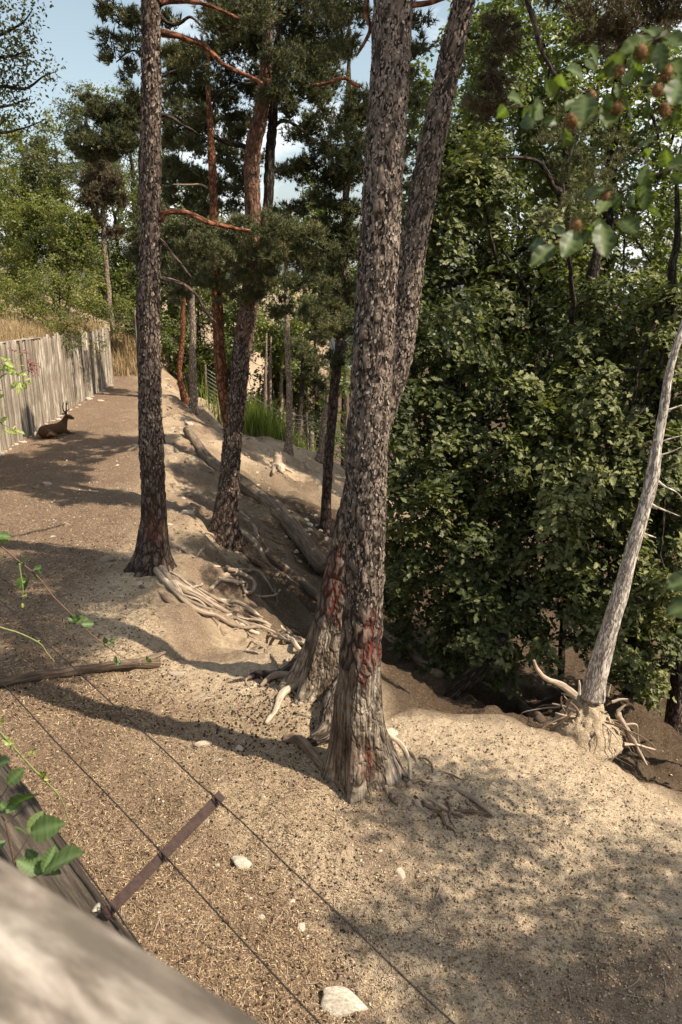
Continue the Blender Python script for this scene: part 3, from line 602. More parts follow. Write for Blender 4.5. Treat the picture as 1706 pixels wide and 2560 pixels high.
crown(fork_pine, needles_in_clumps(clump_px(hi, YF, .5), 2600, .095, .015, 23, 12, tone=-.08), M['needle'])
crown(dark_pine, needles_in_clumps(clump_px([(760, 330, 50), (820, 360, 60), (860, 300, 60), (780, 420, 46), (840, 450, 60), (860, 520, 50), (800, 500, 40), (740, 520, 36), (870, 400, 60), (800, 280, 40), (690, 540, 40), (820, 570, 44), (860, 600, 56), (830, 660, 50), (850, 720, 50), (900, 260, 56), (900, 360, 56), (880, 440, 50), (730, 430, 50), (750, 620, 44), (900, 640, 40), (780, 660, 50), (440, 620, 40), (430, 670, 44), (490, 620, 44), (520, 640, 40), (560, 660, 44), (500, 690, 40), (590, 620, 44), (470, 650, 36), (540, 710, 36), (620, 680, 40), (440, 570, 40), (500, 560, 40), (470, 700, 36), (830, 900, 36), (800, 960, 22), (860, 820, 44), (820, 820, 40), (800, 760, 40), (860, 760, 44)], YS, .8), 1700, .12, .022, 24, 12, tone=-.1), M['needle'])  # the left hand clumps are added to cast shade around the deer
crown(near_pine, needles_in_clumps(clump_px([(880, 40, 44, 1.6), (860, 130, 50, 1.8), (890, 240, 34, 1.8), (860, 330, 40, 2), (890, 400, 36, 2.4), (1040, 60, 40, 1.4), (1030, 140, 40, 1.6), (1010, 230, 34, 1.8), (1020, 330, 34, 2), (1000, 420, 30, 2.2), (1035, 200, 34, 2.4), (1045, 270, 36, 2.6), (1025, 380, 36, 2.6), (1010, 470, 36, 2.8), (1000, 540, 34, 2.8), (985, 620, 30, 2.8), (1050, 110, 34, 2.4), (840, -60, 120, 1), (1060, -80, 80, 1)], 7.4, .2)
     + [((.35 + x, 6.9 + y, z), r) for x, y, z, r in [(-1.2, -.6, 11.0, .8), (1.2, -.4, 11.3, .7), (-1.6, .9, 11.7, .8), (.6, 1.1, 12.1, .8), (1.0, -.8, 12.8, .7), (-.6, -.2, 13.3, .9), (.1, .3, 14.0, .7), (1.6, -.3, 8.2, .6), (2.3, .2, 8.5, .7), (2.7, -.7, 8.7, .6), (1.9, .8, 8.8, .7), (3.0, .4, 9.1, .6), (1.2, .3, 9.0, .6), (2.4, -1.1, 9.4, .6)]], 2300, .085, .012, 25, 12), M['needle'])  # low clumps on the right limb, out of view, added to shade the path
crown(back_pine, needles_in_clumps(clump_px([(1230, 80, 40), (1250, 130, 44), (1220, 190, 40), (1190, 240, 36), (1230, 260, 40), (1260, 60, 36), (1205, 290, 26), (1280, 110, 30), (1250, 200, 34)], 9.4, .3), 4200, .08, .009, 26, 12, up=-.3), M['needle_br'])
crown(back_pine, needles_in_clumps([((1.9 + x, 8.8 + y, z), r) for x, y, z, r in [(-.7, -.4, 11.0, .8), (.9, .3, 11.2, .8), (.2, .9, 12.0, .8), (-.2, -.2, 12.8, .8), (.6, .5, 13.4, .6), (.2, -.2, 8.3, .75), (.9, .3, 8.9, .8), (-.6, .3, 9.1, .7), (.4, .8, 9.6, .8), (-.1, -.5, 10.2, .7), (-.8, -.3, 8.4, .7), (.5, .4, 8.3, .8), (1.1, -.2, 8.4, .7), (-.3, .9, 8.6, .8), (.8, 1.0, 8.7, .8), (-1.2, .4, 9.0, .8), (1.6, .4, 9.2, .8), (-1.7, -.2, 9.4, .7)]], 1500, .09, .014, 27, 12), M['needle'])  # lower clumps sit above the frame, added to darken the left path with shadow
#@@NEXT
# ------------------------------------------------------------------ oaks in the ravine and woods behind
def tree(name, label, cat, base, trunk_path, r0, r1, bark, clumps, per, size, mat, tv=OAK_V, tf=OAK_F, seed=0, limbs=6, group=None, **kw):
    base = np.array(base, float); t = thing(name, label, cat, base, group); g = np.random.default_rng(seed)
    P = [base + np.array([0, 0, -.3])] + [np.array(p, float) for p in trunk_path]
    tube_part('trunk', P, [r0 * 1.25, r0, (r0 + r1) / 2, r1 * .3], bark, t, 40, 12, .08, seed, disp=lambda tc, r, ln, th: fbm(tc * 7, 3, seed) * r * .14)
    C = catmull(P, 40)
    for k in range(min(limbs, len(clumps))):
        c, rr = clumps[(k * 7 + 3) % len(clumps)]; c = np.array(c); s = C[int(g.uniform(14, 36))]; mid = (s + c) / 2 + g.normal(size=3) * .25 + np.array([0, 0, .15])
        tube_part('limb', [s, mid, c], [r1 * .8, r1 * .5, r1 * .2], bark, t, 16, 7, .1, seed + k, disp=lambda tc, r, ln, th: fbm(tc * 9, 2, seed) * r * .2)
    if per: crown(t, leaves_in_plates(clumps, per, size, tv, tf, seed=seed, **kw), mat)
    return t
def fill(c, rr, n, r0, r1, seed=0, shell=.35):
    """n clumps inside an ellipsoid"""
    g = np.random.default_rng(seed); out = []
    for k in range(n):
        u = g.normal(size=3); u /= np.linalg.norm(u); d = (shell + (1 - shell) * g.random()) ** .6
        r = g.uniform(r0, r1); out.append((np.array(c) + u * d * np.array(rr), (r, r, r * .72)))
    return out
def gz_(x, y): return np.array([x, y, hz(x, y)])
# near oaks: clumps given where they hang in the photo, each at its own depth in the ravine
oakA = clump_px([(960, 1060, 60), (1020, 1120, 80, -.3), (1110, 1150, 90, -.6), (1190, 1230, 90, -.8), (980, 1230, 80), (1060, 1270, 90, -.6), (1160, 1340, 90, -.9), (1250, 1330, 90, -.9), (970, 1360, 70), (1060, 1400, 90, -.5),
    (1150, 1450, 90, -.9), (1240, 1440, 90, -1), (1320, 1420, 80, -.9), (1010, 1480, 70, .2), (1120, 1540, 80, -.7), (1220, 1560, 90, -1.1), (1310, 1530, 90, -1.2), (1180, 1630, 70, -1), (1270, 1650, 70, -1.3), (1010, 1000, 80, .3), (1100, 1030, 90, -.2),
    (1180, 1080, 90, -.5), (1260, 1160, 90, -.7), (1330, 1230, 80, -.7), (1000, 900, 80, .8), (1090, 920, 90, .5), (1180, 950, 90, .2), (960, 820, 60, 1), (1050, 800, 80, 1), (1140, 830, 90, .8), (1090, 1620, 60, -.4), (960, 1500, 50, .8), (1000, 1580, 46, .8), (950, 1440, 46, 1)], 12.4, .5)
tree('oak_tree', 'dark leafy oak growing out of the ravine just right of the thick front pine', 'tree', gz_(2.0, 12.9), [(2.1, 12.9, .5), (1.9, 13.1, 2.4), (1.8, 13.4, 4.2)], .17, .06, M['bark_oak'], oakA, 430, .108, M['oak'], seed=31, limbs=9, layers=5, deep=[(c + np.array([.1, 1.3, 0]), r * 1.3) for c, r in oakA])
oakB = clump_px([(1400, 1300, 90), (1480, 1340, 90), (1560, 1320, 80, .3), (1640, 1380, 90, .3), (1400, 1420, 80, -.2), (1480, 1460, 90, -.2), (1570, 1440, 90), (1660, 1500, 80), (1440, 1560, 80, -.4), (1540, 1560, 90, -.4), (1620, 1600, 80, -.3), (1690, 1620, 60), (1590, 1680, 60, -.5), (1640, 1720, 50, -.4), (1520, 1660, 60, -.4),
    (1380, 1180, 90, .2), (1470, 1220, 90, .2), (1560, 1210, 90, .4), (1650, 1260, 90, .4), (1350, 1080, 90, .3), (1440, 1110, 90, .4), (1540, 1100, 90, .5), (1640, 1130, 90, .5), (1300, 1000, 90, .5), (1400, 990, 90, .5), (1500, 980, 90, .6), (1600, 1000, 90, .6), (1690, 1000, 80, .6),
    (1450, 880, 90, .8), (1550, 880, 90, .8), (1650, 880, 90, .9), (1600, 780, 90, 1), (1500, 770, 90, 1), (1690, 780, 80, 1.1), (1700, 1400, 60), (1360, 1640, 50, -.6), (1760, 1200, 120, .5), (1780, 1500, 110, .2)], 11.4, .5)
tree('oak_tree', 'sunlit oak behind the leaning dead trunk, light catching its lobed leaves', 'tree', gz_(5.0, 12.2), [(5.0, 12.2, .5), (4.9, 12.1, 3), (4.7, 12.0, 6.5)], .16, .05, M['bark_oak'], oakB, 430, .108, M['oak'], seed=32, limbs=9, layers=5, tone=.24, deep=[(c + np.array([.1, 1.3, 0]), r * 1.3) for c, r in oakB])  # raised tone puts the sunlit look into the leaf colour
oakC = clump_px([(1240, 720, 90), (1330, 700, 90), (1420, 680, 90), (1180, 780, 80), (1280, 800, 90), (1380, 790, 90), (1230, 880, 80), (1330, 900, 80), (1080, 700, 80), (1120, 620, 80), (1030, 720, 60), (1060, 560, 70), (1150, 520, 80), (1250, 620, 80), (1350, 600, 80), (1450, 600, 80),
    (1100, 440, 70), (1180, 420, 80), (1260, 500, 80), (1050, 640, 60), (1000, 780, 60), (1140, 360, 60), (1230, 400, 70)], 15.5, .8)
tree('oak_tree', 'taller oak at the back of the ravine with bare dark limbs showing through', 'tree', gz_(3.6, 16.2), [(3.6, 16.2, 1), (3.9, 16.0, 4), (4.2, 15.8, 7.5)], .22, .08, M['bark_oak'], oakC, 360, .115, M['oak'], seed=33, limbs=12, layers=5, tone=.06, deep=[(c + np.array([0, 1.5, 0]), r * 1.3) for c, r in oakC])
oakD = clump_px([(1200, 120, 80), (1280, 180, 80), (1350, 80, 80), (1300, 300, 80), (1380, 260, 80), (1440, 180, 80), (1500, 100, 90), (1200, 330, 70), (1420, 360, 80), (1500, 280, 80), (1580, 200, 80), (1560, 380, 80), (1480, 460, 80), (1380, 460, 70), (1640, 300, 80), (1660, 450, 80), (1580, 540, 80), (1680, 600, 80), (1280, 30, 80), (1420, 20, 80), (1560, 40, 80),
    (1660, 120, 80), (1540, 640, 70), (1640, 690, 80), (1250, 240, 60), (1330, 380, 60), (1170, 220, 60), (1700, 220, 60), (1690, 520, 60)], 18.0, 1.0)
tree('oak_tree', 'light green broadleaf tree rising behind the hanging pine branch at upper right', 'tree', gz_(6.0, 19), [(6.0, 19, 2), (5.8, 18.6, 6), (5.6, 18.2, 11)], .2, .07, M['bark_oak'], oakD, 240, .115, M['oakl'], seed=34, limbs=12, layers=5, jit=.6, tone=.05)
shade_oak = [((x, y, z), r) for x, y, z, r in [(5.2, 8.9, .6, .7), (5.4, 8.7, 1.5, .8), (5.6, 9.0, 2.4, .8), (5.3, 9.4, 3.2, .8), (5.0, 9.6, 1.0, .7), (5.9, 8.3, 2.0, .8), (5.1, 9.9, 2.2, .8), (5.9, 8.8, 3.6, .8), (6.1, 9.6, 4.0, .8), (5.5, 9.9, 4.4, .7), (5.2, 8.6, -.3, .6), (5.5, 9.8, .1, .7)]]  # unseen oak added right of the frame to shade the ravine slope
tree('oak_tree', 'added oak beyond the right edge, out of view, whose leaves shade the ravine', 'tree', gz_(6.6, 9.2), [(6.5, 9.2, .5), (6.2, 9.2, 2.5), (6.0, 9.2, 5.0)], .12, .04, M['bark_oak'], shade_oak, 330, .11, M['oak'], seed=35, limbs=6, layers=5, tone=.05)
# leaning trunk under the oaks, dark limbs
def pole(name, label, cat, pp, ws, Y, mat, seed=0, seg=14, rows=60, group=None, flare=0.0, wob=.03):
    P_ = pxpath(pp, Y); r_ = [width_r(a, p[1], Y + (p[2] if len(p) > 2 else 0)) for a, p in zip(ws, pp)]
    t = thing(name, label, cat, P_[0], group)
    tube_part('trunk', P_, r_, mat, t, rows, seg, wob, seed, disp=flare_disp(4, flare, .25, seed, .010, 12)); return t
q = (0, 10.6); pole('leaning_tree', 'short mossy trunk leaning right out of the shaded slope under the oak', 'tree', [(1072, 1830), (1098, 1780), (1150, 1715), (1205, 1662), (1260, 1590)], [62, 48, 40, 38, 30], q[1], M['bark_oak'], 41, 18, 60, flare=.06)
pole('leaning_tree', 'dark bare trunk leaning behind the sunlit oak leaves', 'tree', [(1360, 1060), (1400, 930), (1440, 820), (1480, 700), (1500, 600)], [44, 42, 38, 32, 22], 13.6, M['bark_oak'], 42)
# bright young pine with starry tufts
yp = thing('pine_tree', 'young pine with starry needle tufts behind the beech twigs', 'tree', gz_(4.3, 14.0))
tube_part('trunk', [np.array(yp.location) - [0, 0, .2], Q(1440, 1000, 13.4), Q(1420, 650, 11.6), Q(1410, 300, 10.4)], [.07, .06, .03, .012], M['bark_oak'], yp, 40, 9, .05, 43)
crown(yp, needles_in_clumps(clump_px([(1380, 350, 46), (1440, 330, 46), (1520, 340, 40), (1550, 370, 36), (1480, 390, 50), (1400, 420, 40), (1460, 440, 46), (1530, 430, 40), (1500, 480, 40), (1420, 500, 44), (1380, 540, 36), (1440, 560, 36), (1350, 330, 26), (1400, 290, 30), (1470, 300, 36), (1490, 540, 26)], 10.4, .4), 1500, .075, .006, 44, 26, up=.5, tone=.1), M['needle'])
# tall pine overhead at upper right (its crown hangs into the frame)
tp = thing('pine_tree', 'pine crown with brownish needles hanging in at the upper right corner', 'tree', gz_(5.6, 11.8))
tube_part('trunk', [np.array(tp.location) - [0, 0, .2], Q(1800, 800, 11.8), Q(1760, 100, 11.6), Q(1720, -300, 11.2)], [.16, .15, .11, .06], M['bark_mid'], tp, 60, 12, .05, 45)
crown(tp, needles_in_clumps(clump_px([(1480, 40, 60), (1560, 60, 70), (1640, 50, 60), (1530, 110, 50), (1600, 120, 46), (1460, 90, 40), (1680, 20, 60), (1580, -40, 90), (1480, -60, 80), (1700, -80, 100), (1640, 100, 40), (1400, -20, 50)], 11.2, .4), 2600, .085, .010, 46, 12, tone=-.05), M['needle_br'])

# beech overhead on the right: only its lowest twigs reach into the picture
beech = thing('beech_tree', 'beech whose low twigs of broad leaves and bristly brown husks hang into the upper right', 'tree', (7.0, 2.0, hz(7.0, 2.0)))
tube_part('trunk', [(7.0, 2.0, hz(7, 2) - .3), (7.0, 2.0, 2), (6.9, 2.1, 5), (6.7, 2.2, 9)], [.26, .2, .17, .08], mat_bark('beech_bark', [(.12, .11, .10), (.22, .21, .19), (.30, .29, .27)], 5, .5, .3, .01), beech, 60, 16, .06, 47)
crown(beech, leaves_in_clumps(fill((7.3, 2.0, 7.2), (1.9, 2.4, 1.9), 22, .45, .75, 48, .1), 150, .11, OVA_V, OVA_F, seed=49, jit=.6, spray=12), M['oakl'])

shade_pine = thing('pine_tree', 'slim added pine behind the straight left pine, its dark boughs placed to shade the deer', 'tree', gz_(-5.05, 22.1))
tube_part('trunk', [np.array(shade_pine.location) - [0, 0, .2], Q(376, 900, 22.1), Q(378, 600, 22.1), Q(380, 480, 22.1)], [.13, .11, .07, .02], M['bark_mid'], shade_pine, 40, 10, .03, 50)  # added tree, positioned so its crown shadow lands on the deer
crown(shade_pine, needles_in_clumps(clump_px([(370, 600, 42), (374, 650, 44), (402, 610, 42), (392, 690, 42), (422, 650, 40), (412, 570, 36), (362, 540, 36), (388, 510, 30), (345, 640, 36), (348, 690, 34), (354, 590, 36), (412, 700, 34), (440, 620, 36), (436, 680, 36)], 22.1, .4), 2600, .10, .02, 51, 12, tone=-.05), M['needle'])
# ---- woods behind the slope (sunlit) and on the bank behind the palisade
def wood(name, label, base, c, rr, n, r0, r1, per, size, mat, seed, bark='bark_oak', group=None, tv=OVA_V, tf=OVA_F, **kw):
    base = np.array(base, float); c = np.array(c, float)
    return tree(name, label, 'tree', base, [base * .6 + c * .4 + [0, 0, 0], c, c + [0, 0, rr[2] * .7]], .16, .04, M[bark], fill(c, rr, n, r0, r1, seed, .3), per, size, mat, tv, tf, seed=seed, limbs=5, group=group, **kw)
gw = 'sunlit trees beyond the wire fence'
for k, (px, py, Y, rx, rz, lab) in enumerate([
    (410, 850, 46, 2.4, 4.2, 'sunlit round tree far down the path, left of the two thin orange and pale trunks'), (500, 840, 44, 2.4, 4.4, 'sunlit leafy tree directly behind the orange and pale thin trunks'),
    (600, 880, 42, 2.4, 4.4, 'bright leafy tree behind the fork of the forked pine'), (690, 900, 41, 2.4, 4.4, 'pale green tree behind the tuft of tall grass'), (790, 950, 40, 2.6, 4.8, 'leafy tree behind the dark scaly trunk left of the thick front pine'),
    (860, 700, 46, 3.0, 4.5, 'tree filling the gap left of the thick front pine below its branches'), (760, 600, 50, 3.4, 4.5, 'far tree seen through needles of the low pine foliage'), (560, 640, 52, 3.6, 4.6, 'far tree behind the middle of the forked pine'),
    (420, 620, 50, 3.2, 5.0, 'far tall tree right of the straight left pine')]):
    c = Q(px, py, Y); wood('broadleaf_tree', lab, (c[0], c[1], hz(c[0], c[1])), c, (rx, 1.8, rz), 18, .8, 1.3, 130, .17, M['oakl'], 60 + k, tone=.06, layers=6, group=gw)
for k, (px, py, rx, rz, lab) in enumerate([(1250, 300, 3.2, 4.0, 'far leafy tree filling the gaps right of the leaning pine near the top'), (1480, 380, 3.2, 4.2, 'far leafy tree behind the beech twigs at upper right'), (1660, 520, 3.0, 4.5, 'far leafy tree at the right edge above the dead tree'), (1120, 480, 2.4, 3.4, 'far leafy tree just right of where the two big pines cross')]):
    c = Q(px, py, 25 + k); wood('broadleaf_tree', lab, (c[0], c[1], hz(c[0], c[1])), c, (rx, 1.8, rz), 22, .7, 1.2, 170, .15, M['oakl'], 75 + k, tone=.05, layers=5, group='trees on the far side of the ravine')
# palisade bank
FA, FB = np.array([-9.05, 16.0]), np.array([-10.02, 35.3]); FD = (FB - FA) / np.linalg.norm(FB - FA); FN = np.array([FD[1], -FD[0]])
def ftop(y): return 2.85 + (2.25 - 2.85) * np.clip((y - 21) / 14, 0, 1)
bx, by = np.meshgrid(np.r_[np.linspace(0, 3, 16), np.linspace(4, 30, 14)], np.linspace(0, 26, 60), indexing='ij')
px_ = FA[0] + FD[0] * by - FN[0] * (bx + .12); py_ = FA[1] + FD[1] * by - FN[1] * (bx + .12)
pz_ = ftop(py_) - .12 + np.minimum(bx, 8) * .42 + fbm(np.stack([px_.ravel(), py_.ravel(), 0 * px_.ravel()], 1) * .7, 3, 81).reshape(px_.shape) * .16
nb = 60; i_ = np.arange(bx.shape[0] - 1)[:, None] * nb; j_ = np.arange(nb - 1)[None]; bF = np.stack([i_ + j_, i_ + nb + j_, i_ + nb + j_ + 1, i_ + j_ + 1], 2).reshape(-1, 4)
one = np.ones(px_.size); link('bank', npmesh('bank', np.stack([px_.ravel(), py_.ravel(), pz_.ravel()], 1), bF, {'litter': ('FLOAT', one * .6), 'pale': ('FLOAT', one * .5), 'leafmould_shade': ('FLOAT', one * 0)}, True), M['ground'], None, 'structure')
def bankz(x, y): d = max(0, -((x - FA[0]) * FN[0] + (y - FA[1]) * FN[1])); return float(ftop(np.array(y))) - .12 + min(d, 8) * .42
# bush that spills over the palisade
bc = clump_px([(0, 790, 50, -1), (40, 800, 44, -1), (-30, 770, 60, -1), (100, 800, 44, -.8), (80, 790, 60, -1), (150, 770, 60, -.6), (210, 780, 60), (250, 760, 50, .6), (120, 720, 70, -.4), (190, 720, 60), (250, 720, 50, .8), (60, 730, 60, -.6), (20, 760, 50, -1), (300, 770, 44, 1.5), (310, 730, 40, 1.5), (170, 830, 32, -.6), (210, 825, 32), (250, 815, 26, .6), (120, 815, 30, -1), (240, 690, 40, 1), (150, 670, 50, .4), (80, 670, 50), (20, 690, 50)], 29.0, .3)
g = np.random.default_rng(88); bc = [(c - np.array([.12, 0, .28]) + g.normal(size=3) * .25, r * g.uniform(.45, .95)) for c, r in bc for _ in range(2)]
bb = np.mean([c for c, _ in bc], 0); bush = thing('bush', 'yellow green bush spilling over the top of the plank palisade', 'bush', (bb[0], bb[1], bankz(bb[0], bb[1])))
for k in range(6):
    c = np.array(bc[k * 6][0]); tube_part('stem', [np.array(bush.location) + [0, (k - 3) * .3, -.1], (np.array(bush.location) + c) / 2 + [0, 0, .2], c], [.03, .02, .008], M['twig'], bush, 12, 6, .05, k)
crown(bush, leaves_in_plates(bc, 230, .085, OVA_V, OVA_F, seed=90, jit=.7, layers=5, tone=.10, shoots=.4, tilt=.6), M['bushl'], 'foliage')
gl = 'trees on the bank behind the palisade'
for k, (px, py, Y, rx, rz, mt, n, lab) in enumerate([
    (40, 560, 36, 2.3, 2.8, 'bushl', 20, 'broad sunlit tree at the left edge above the palisade'), (150, 480, 38, 2.0, 3.0, 'dull', 18, 'greyish tree left of the straight pine, its top against the sky'), (60, 420, 42, 2.6, 2.6, 'bushl', 16, 'loose topped tree at the left below the open sky'),
    (290, 600, 40, 1.7, 3.4, 'oakl', 20, 'green tree close left of the straight pine trunk'), (220, 350, 44, 2.2, 2.6, 'dull', 16, 'airy tree top rising behind the dark pine boughs at left'), (130, 620, 34, 2.0, 1.8, 'bushl', 16, 'low bright tree just above the yellow green bush'),
    (330, 420, 46, 2.6, 3.4, 'oakl', 16, 'tall pale tree half hidden by the straight pine'), (300, 720, 40, 1.5, 1.6, 'oakl', 12, 'small leafy tree at the end of the path')]):
    c = Q(px, py, Y); zb = bankz(c[0], c[1]) if c[0] < -10 else hz(c[0], c[1])
    wood('broadleaf_tree', lab, (c[0], c[1], zb), c, (rx, 1.6, rz), int(n * 1.5), .5, 1.0, 190, .13, M[mt], 100 + k, group=gl, layers=5, jit=.7, shoots=.25)
# thin conifer between them
c0 = Q(262, 560, 35); cf = thing('pine_tree', 'thin brownish conifer with a bare lower stem above the bush', 'tree', (c0[0], c0[1], bankz(c0[0], c0[1])))
tube_part('trunk', [np.array(cf.location), Q(262, 640, 35), Q(258, 520, 35), Q(256, 400, 35)], [.12, .11, .09, .04], M['bark_pale'], cf, 30, 8, .06, 110)
crown(cf, needles_in_clumps(clump_px([(256, 420, 34), (230, 450, 32), (290, 450, 30), (250, 490, 40), (215, 500, 28), (300, 500, 28), (240, 550, 32), (210, 580, 26), (285, 580, 28), (256, 400, 28)], 35, .5), 1500, .16, .03, 111, 10), M['needle_br'])
# dark pine boughs at left beyond the trunk
dp = thing('pine_tree', 'dark pine whose spreading boughs show left of the straight trunk, below the clouds', 'tree', (Q(350, 900, 31)[0], 31.0, hz(Q(350, 900, 31)[0], 31.0)))
tube_part('trunk', [np.array(dp.location) - [0, 0, .2], Q(352, 700, 31), Q(356, 400, 31), Q(358, 200, 31)], [.17, .16, .13, .06], M['bark_mid'], dp, 40, 10, .06, 112)
crown(dp, needles_in_clumps(clump_px([(300, 270, 34), (240, 275, 30), (330, 300, 40), (270, 300, 36), (215, 330, 24), (290, 340, 40), (240, 350, 36), (320, 360, 36), (270, 380, 30), (220, 390, 28), (190, 360, 20), (340, 260, 34), (410, 300, 30), (430, 350, 36), (420, 420, 36), (230, 250, 22)], 31, .6), 1900, .15, .028, 113, 12, tone=-.1), M['needle'])
# small leaved branches at the top left corner
lb = thing('broadleaf_tree', 'small leaved branches reaching in against the blue sky at the top left', 'tree', (-8.6, 13.4, hz(-8.6, 13.4)))
tube_part('trunk', [(-8.6, 13.4, -.2), (-8.6, 13.4, 4), (-8.3, 13.4, 8), (-8.0, 13.4, 11)], [.16, .14, .10, .04], M['bark_oak'], lb, 40, 10, .08, 114)
for k, pp in enumerate([[(-140, 230), (0, 215), (60, 220), (110, 190), (140, 180)], [(-140, 100), (-20, 90), (50, 60), (80, 20)], [(-100, 330), (0, 330), (50, 318), (110, 300)], [(-100, 150), (20, 140), (80, 120)], [(-80, 270), (20, 265), (60, 250)]]):
    tube_part('limb', pxpath(pp, 13.3), [.035, .02, .006], M['bark_oak'], lb, 24, 6, .04, 115 + k)
crown(lb, leaves_in_clumps(clump_px([(20, 40, 44), (50, 80, 36), (10, 120, 46), (70, 130, 32), (100, 170, 34), (40, 180, 40), (125, 180, 20), (60, 230, 34), (10, 230, 40), (30, 270, 30), (80, 20, 24), (60, 50, 20), (70, 312, 22), (20, 325, 30), (110, 302, 12), (-60, 100, 80), (-60, 250, 80)], 13.3, .3), 330, .065, OVA_V, OVA_F, seed=120, jit=.9, spray=8), M['dull'])
#@@NEXT
# ------------------------------------------------------------------ plank palisade
def plank_mesh(wd, ht, dp, seed):
    g = np.random.default_rng(seed); nz = 7; V = []
    for k in range(nz):
        z = ht * k / (nz - 1); wv = g.normal(0, .004); 
        if k == nz - 1: z += g.normal(0, .02)
        c = .014; x0, x1, y0, y1 = -wd / 2 + wv, wd / 2 + wv, -dp / 2, dp / 2
        tz = (g.normal(0, .012) if k == nz - 1 else 0)
        V += [(x0 + c, y0, z + tz), (x1 - c, y0, z - tz), (x1, y0 + c, z - tz), (x1, y1, z), (x0, y1, z), (x0, y0 + c, z + tz)]
    F = []
    for k in range(nz - 1):
        for j in range(6): a = k * 6 + j; b_ = k * 6 + (j + 1) % 6; F += [(a, b_, b_ + 6, a + 6)]
    t = (nz - 1) * 6; F += [(t, t + 1, t + 2, t + 3), (t, t + 3, t + 4, t + 5)]
    V = np.array(V); return V, np.array(F)
pal = thing('palisade', 'tall silvered plank palisade holding the bank beside the path', 'fence', (FA[0], FA[1], hz(FA[0], FA[1])))
LEN = np.linalg.norm(FB - FA); y_ = 0.0; pk = 0; g_ = np.random.default_rng(4); variants = {}
shapes = []
for k in range(10):
    wd = [.12, .15, .17, .13, .15, .18, .13, .16, .17, .14][k]; V, F = plank_mesh(wd, 1.0, .06, k); shapes.append((wd, npmesh('plank', V, F, {'tc': ('FLOAT_VECTOR', V * np.array([1, 1, 2.6]) + [k * 3.1, k, k * 1.7])})))
yaw = math.atan2(FD[1], FD[0])
while y_ < LEN:
    wd, me = shapes[g_.integers(0, 10)]; c = FA + FD * (y_ + wd / 2); z0 = hz(c[0], c[1]) - .06
    o = link('plank', me, M['plank'], pal); o.location = (c[0] - pal.location[0] + FN[0] * g_.normal(0, .010), c[1] - pal.location[1] + FN[1] * g_.normal(0, .010), z0 - pal.location[2])
    o.rotation_euler = (g_.normal(0, .008), g_.normal(0, .008), yaw + g_.normal(0, .04)); o.scale = (1, 1, float(ftop(c[1])) - z0 + g_.normal(0, .035)); y_ += wd + .008
# return leg at the far end and the cap board
V, F = plank_mesh(.25, 1.0, .05, 3)
capV, capF, captc = fixquads(*tube([(*(FA + FD * 4 - FN * .03), ftop(FA[1] + 4) + .03), (*(FA + FD * 7 - FN * .03), ftop(FA[1] + 7) + .03), (*(FA + FD * 10 - FN * .03), ftop(FA[1] + 10) + .02)], [.07, .07, .07], 20, 6, .02, 3, None, True, .4)); part('top_board', capV, capF, M['plank'], pal, {'tc': ('FLOAT_VECTOR', captc)})
# dry grass on the bank top
def blades(roots, h, wd, seed, lean=.35):
    g = np.random.default_rng(seed); n = len(roots); a = g.uniform(0, 6.28, n); hh = h * g.uniform(.5, 1.3, n); le = np.abs(g.normal(0, lean, n)) * hh; b2 = g.uniform(0, 6.28, n)
    d = np.stack([np.cos(a), np.sin(a), 0 * a], 1); s = np.stack([np.cos(b2), np.sin(b2), 0 * a], 1) * (wd / 2)
    m = roots + d * (le * .35)[:, None] + np.stack([0 * a, 0 * a, hh * .6], 1); t = roots + d * le[:, None] + np.stack([0 * a, 0 * a, hh], 1)
    V = np.stack([roots - s, roots + s, m + s * .8, m - s * .8, t], 1).reshape(-1, 3); o = (np.arange(n) * 5)[:, None, None]
    F = (np.array([(0, 1, 2), (0, 2, 3), (3, 2, 4)])[None] + o).reshape(-1, 3); return V, F, np.repeat(g.random(n), 5)
g = np.random.default_rng(55); n = 5200; yy = g.uniform(2, 19, n); dd = np.abs(g.normal(.1, .6, n)); bxx = FA[0] + FD[0] * yy - FN[0] * (dd + .1); byy = FA[1] + FD[1] * yy - FN[1] * (dd + .1)
rt = np.stack([bxx, byy, ftop(byy) - .14 + np.minimum(dd, 8) * .42], 1); V, F, lv = blades(rt, .42, .014, 56)
o = link('dry_grass', npmesh('dry_grass', V, F, {'lv': ('FLOAT', lv)}), M['grassdry'], None, 'stuff')
n = 2600; xx = g.uniform(-12.8, -9.4, n); yy = g.uniform(37, 46, n); rt = np.stack([xx, yy, H(xx, yy)], 1); V, F, lv = blades(rt, .75, .03, 57); link('dry_grass', npmesh('dry_grass', V, F, {'lv': ('FLOAT', lv)}), M['grassdry'], None, 'stuff')
c = G(640, 1085); c[1] = min(c[1], 33.5); n = 1500; xx = c[0] + g.normal(0, .9, n) + .2; yy = 33.2 + g.normal(0, .7, n); rt = np.stack([xx, yy, H(xx, yy)], 1); V, F, lv = blades(rt, 1.35, .03, 58, .3)
tag(link('tall_grass', npmesh('tall_grass', V, F, {'lv': ('FLOAT', lv)}), M['grass']), 'tuft of tall yellow green grass by the wire fence', 'grass')
# scrub at the end of the path
wood('bush', 'dry leaved shrub at the end of the path beyond the palisade', (-11.2, 43.5, hz(-11.2, 43.5)), (-11.2, 43.5, hz(-11.2, 43.5) + 1.7), (1.7, 1.2, 1.3), 10, .5, .8, 170, .13, M['dull'], 140, layers=5)
wood('bush', 'leafy green shrub behind the straight pine at the top of the path', (-8.6, 42, hz(-8.6, 42)), (-8.6, 42, hz(-8.6, 42) + 1.6), (1.4, 1.0, 1.4), 10, .5, .8, 170, .13, M['oakl'], 141, layers=5)

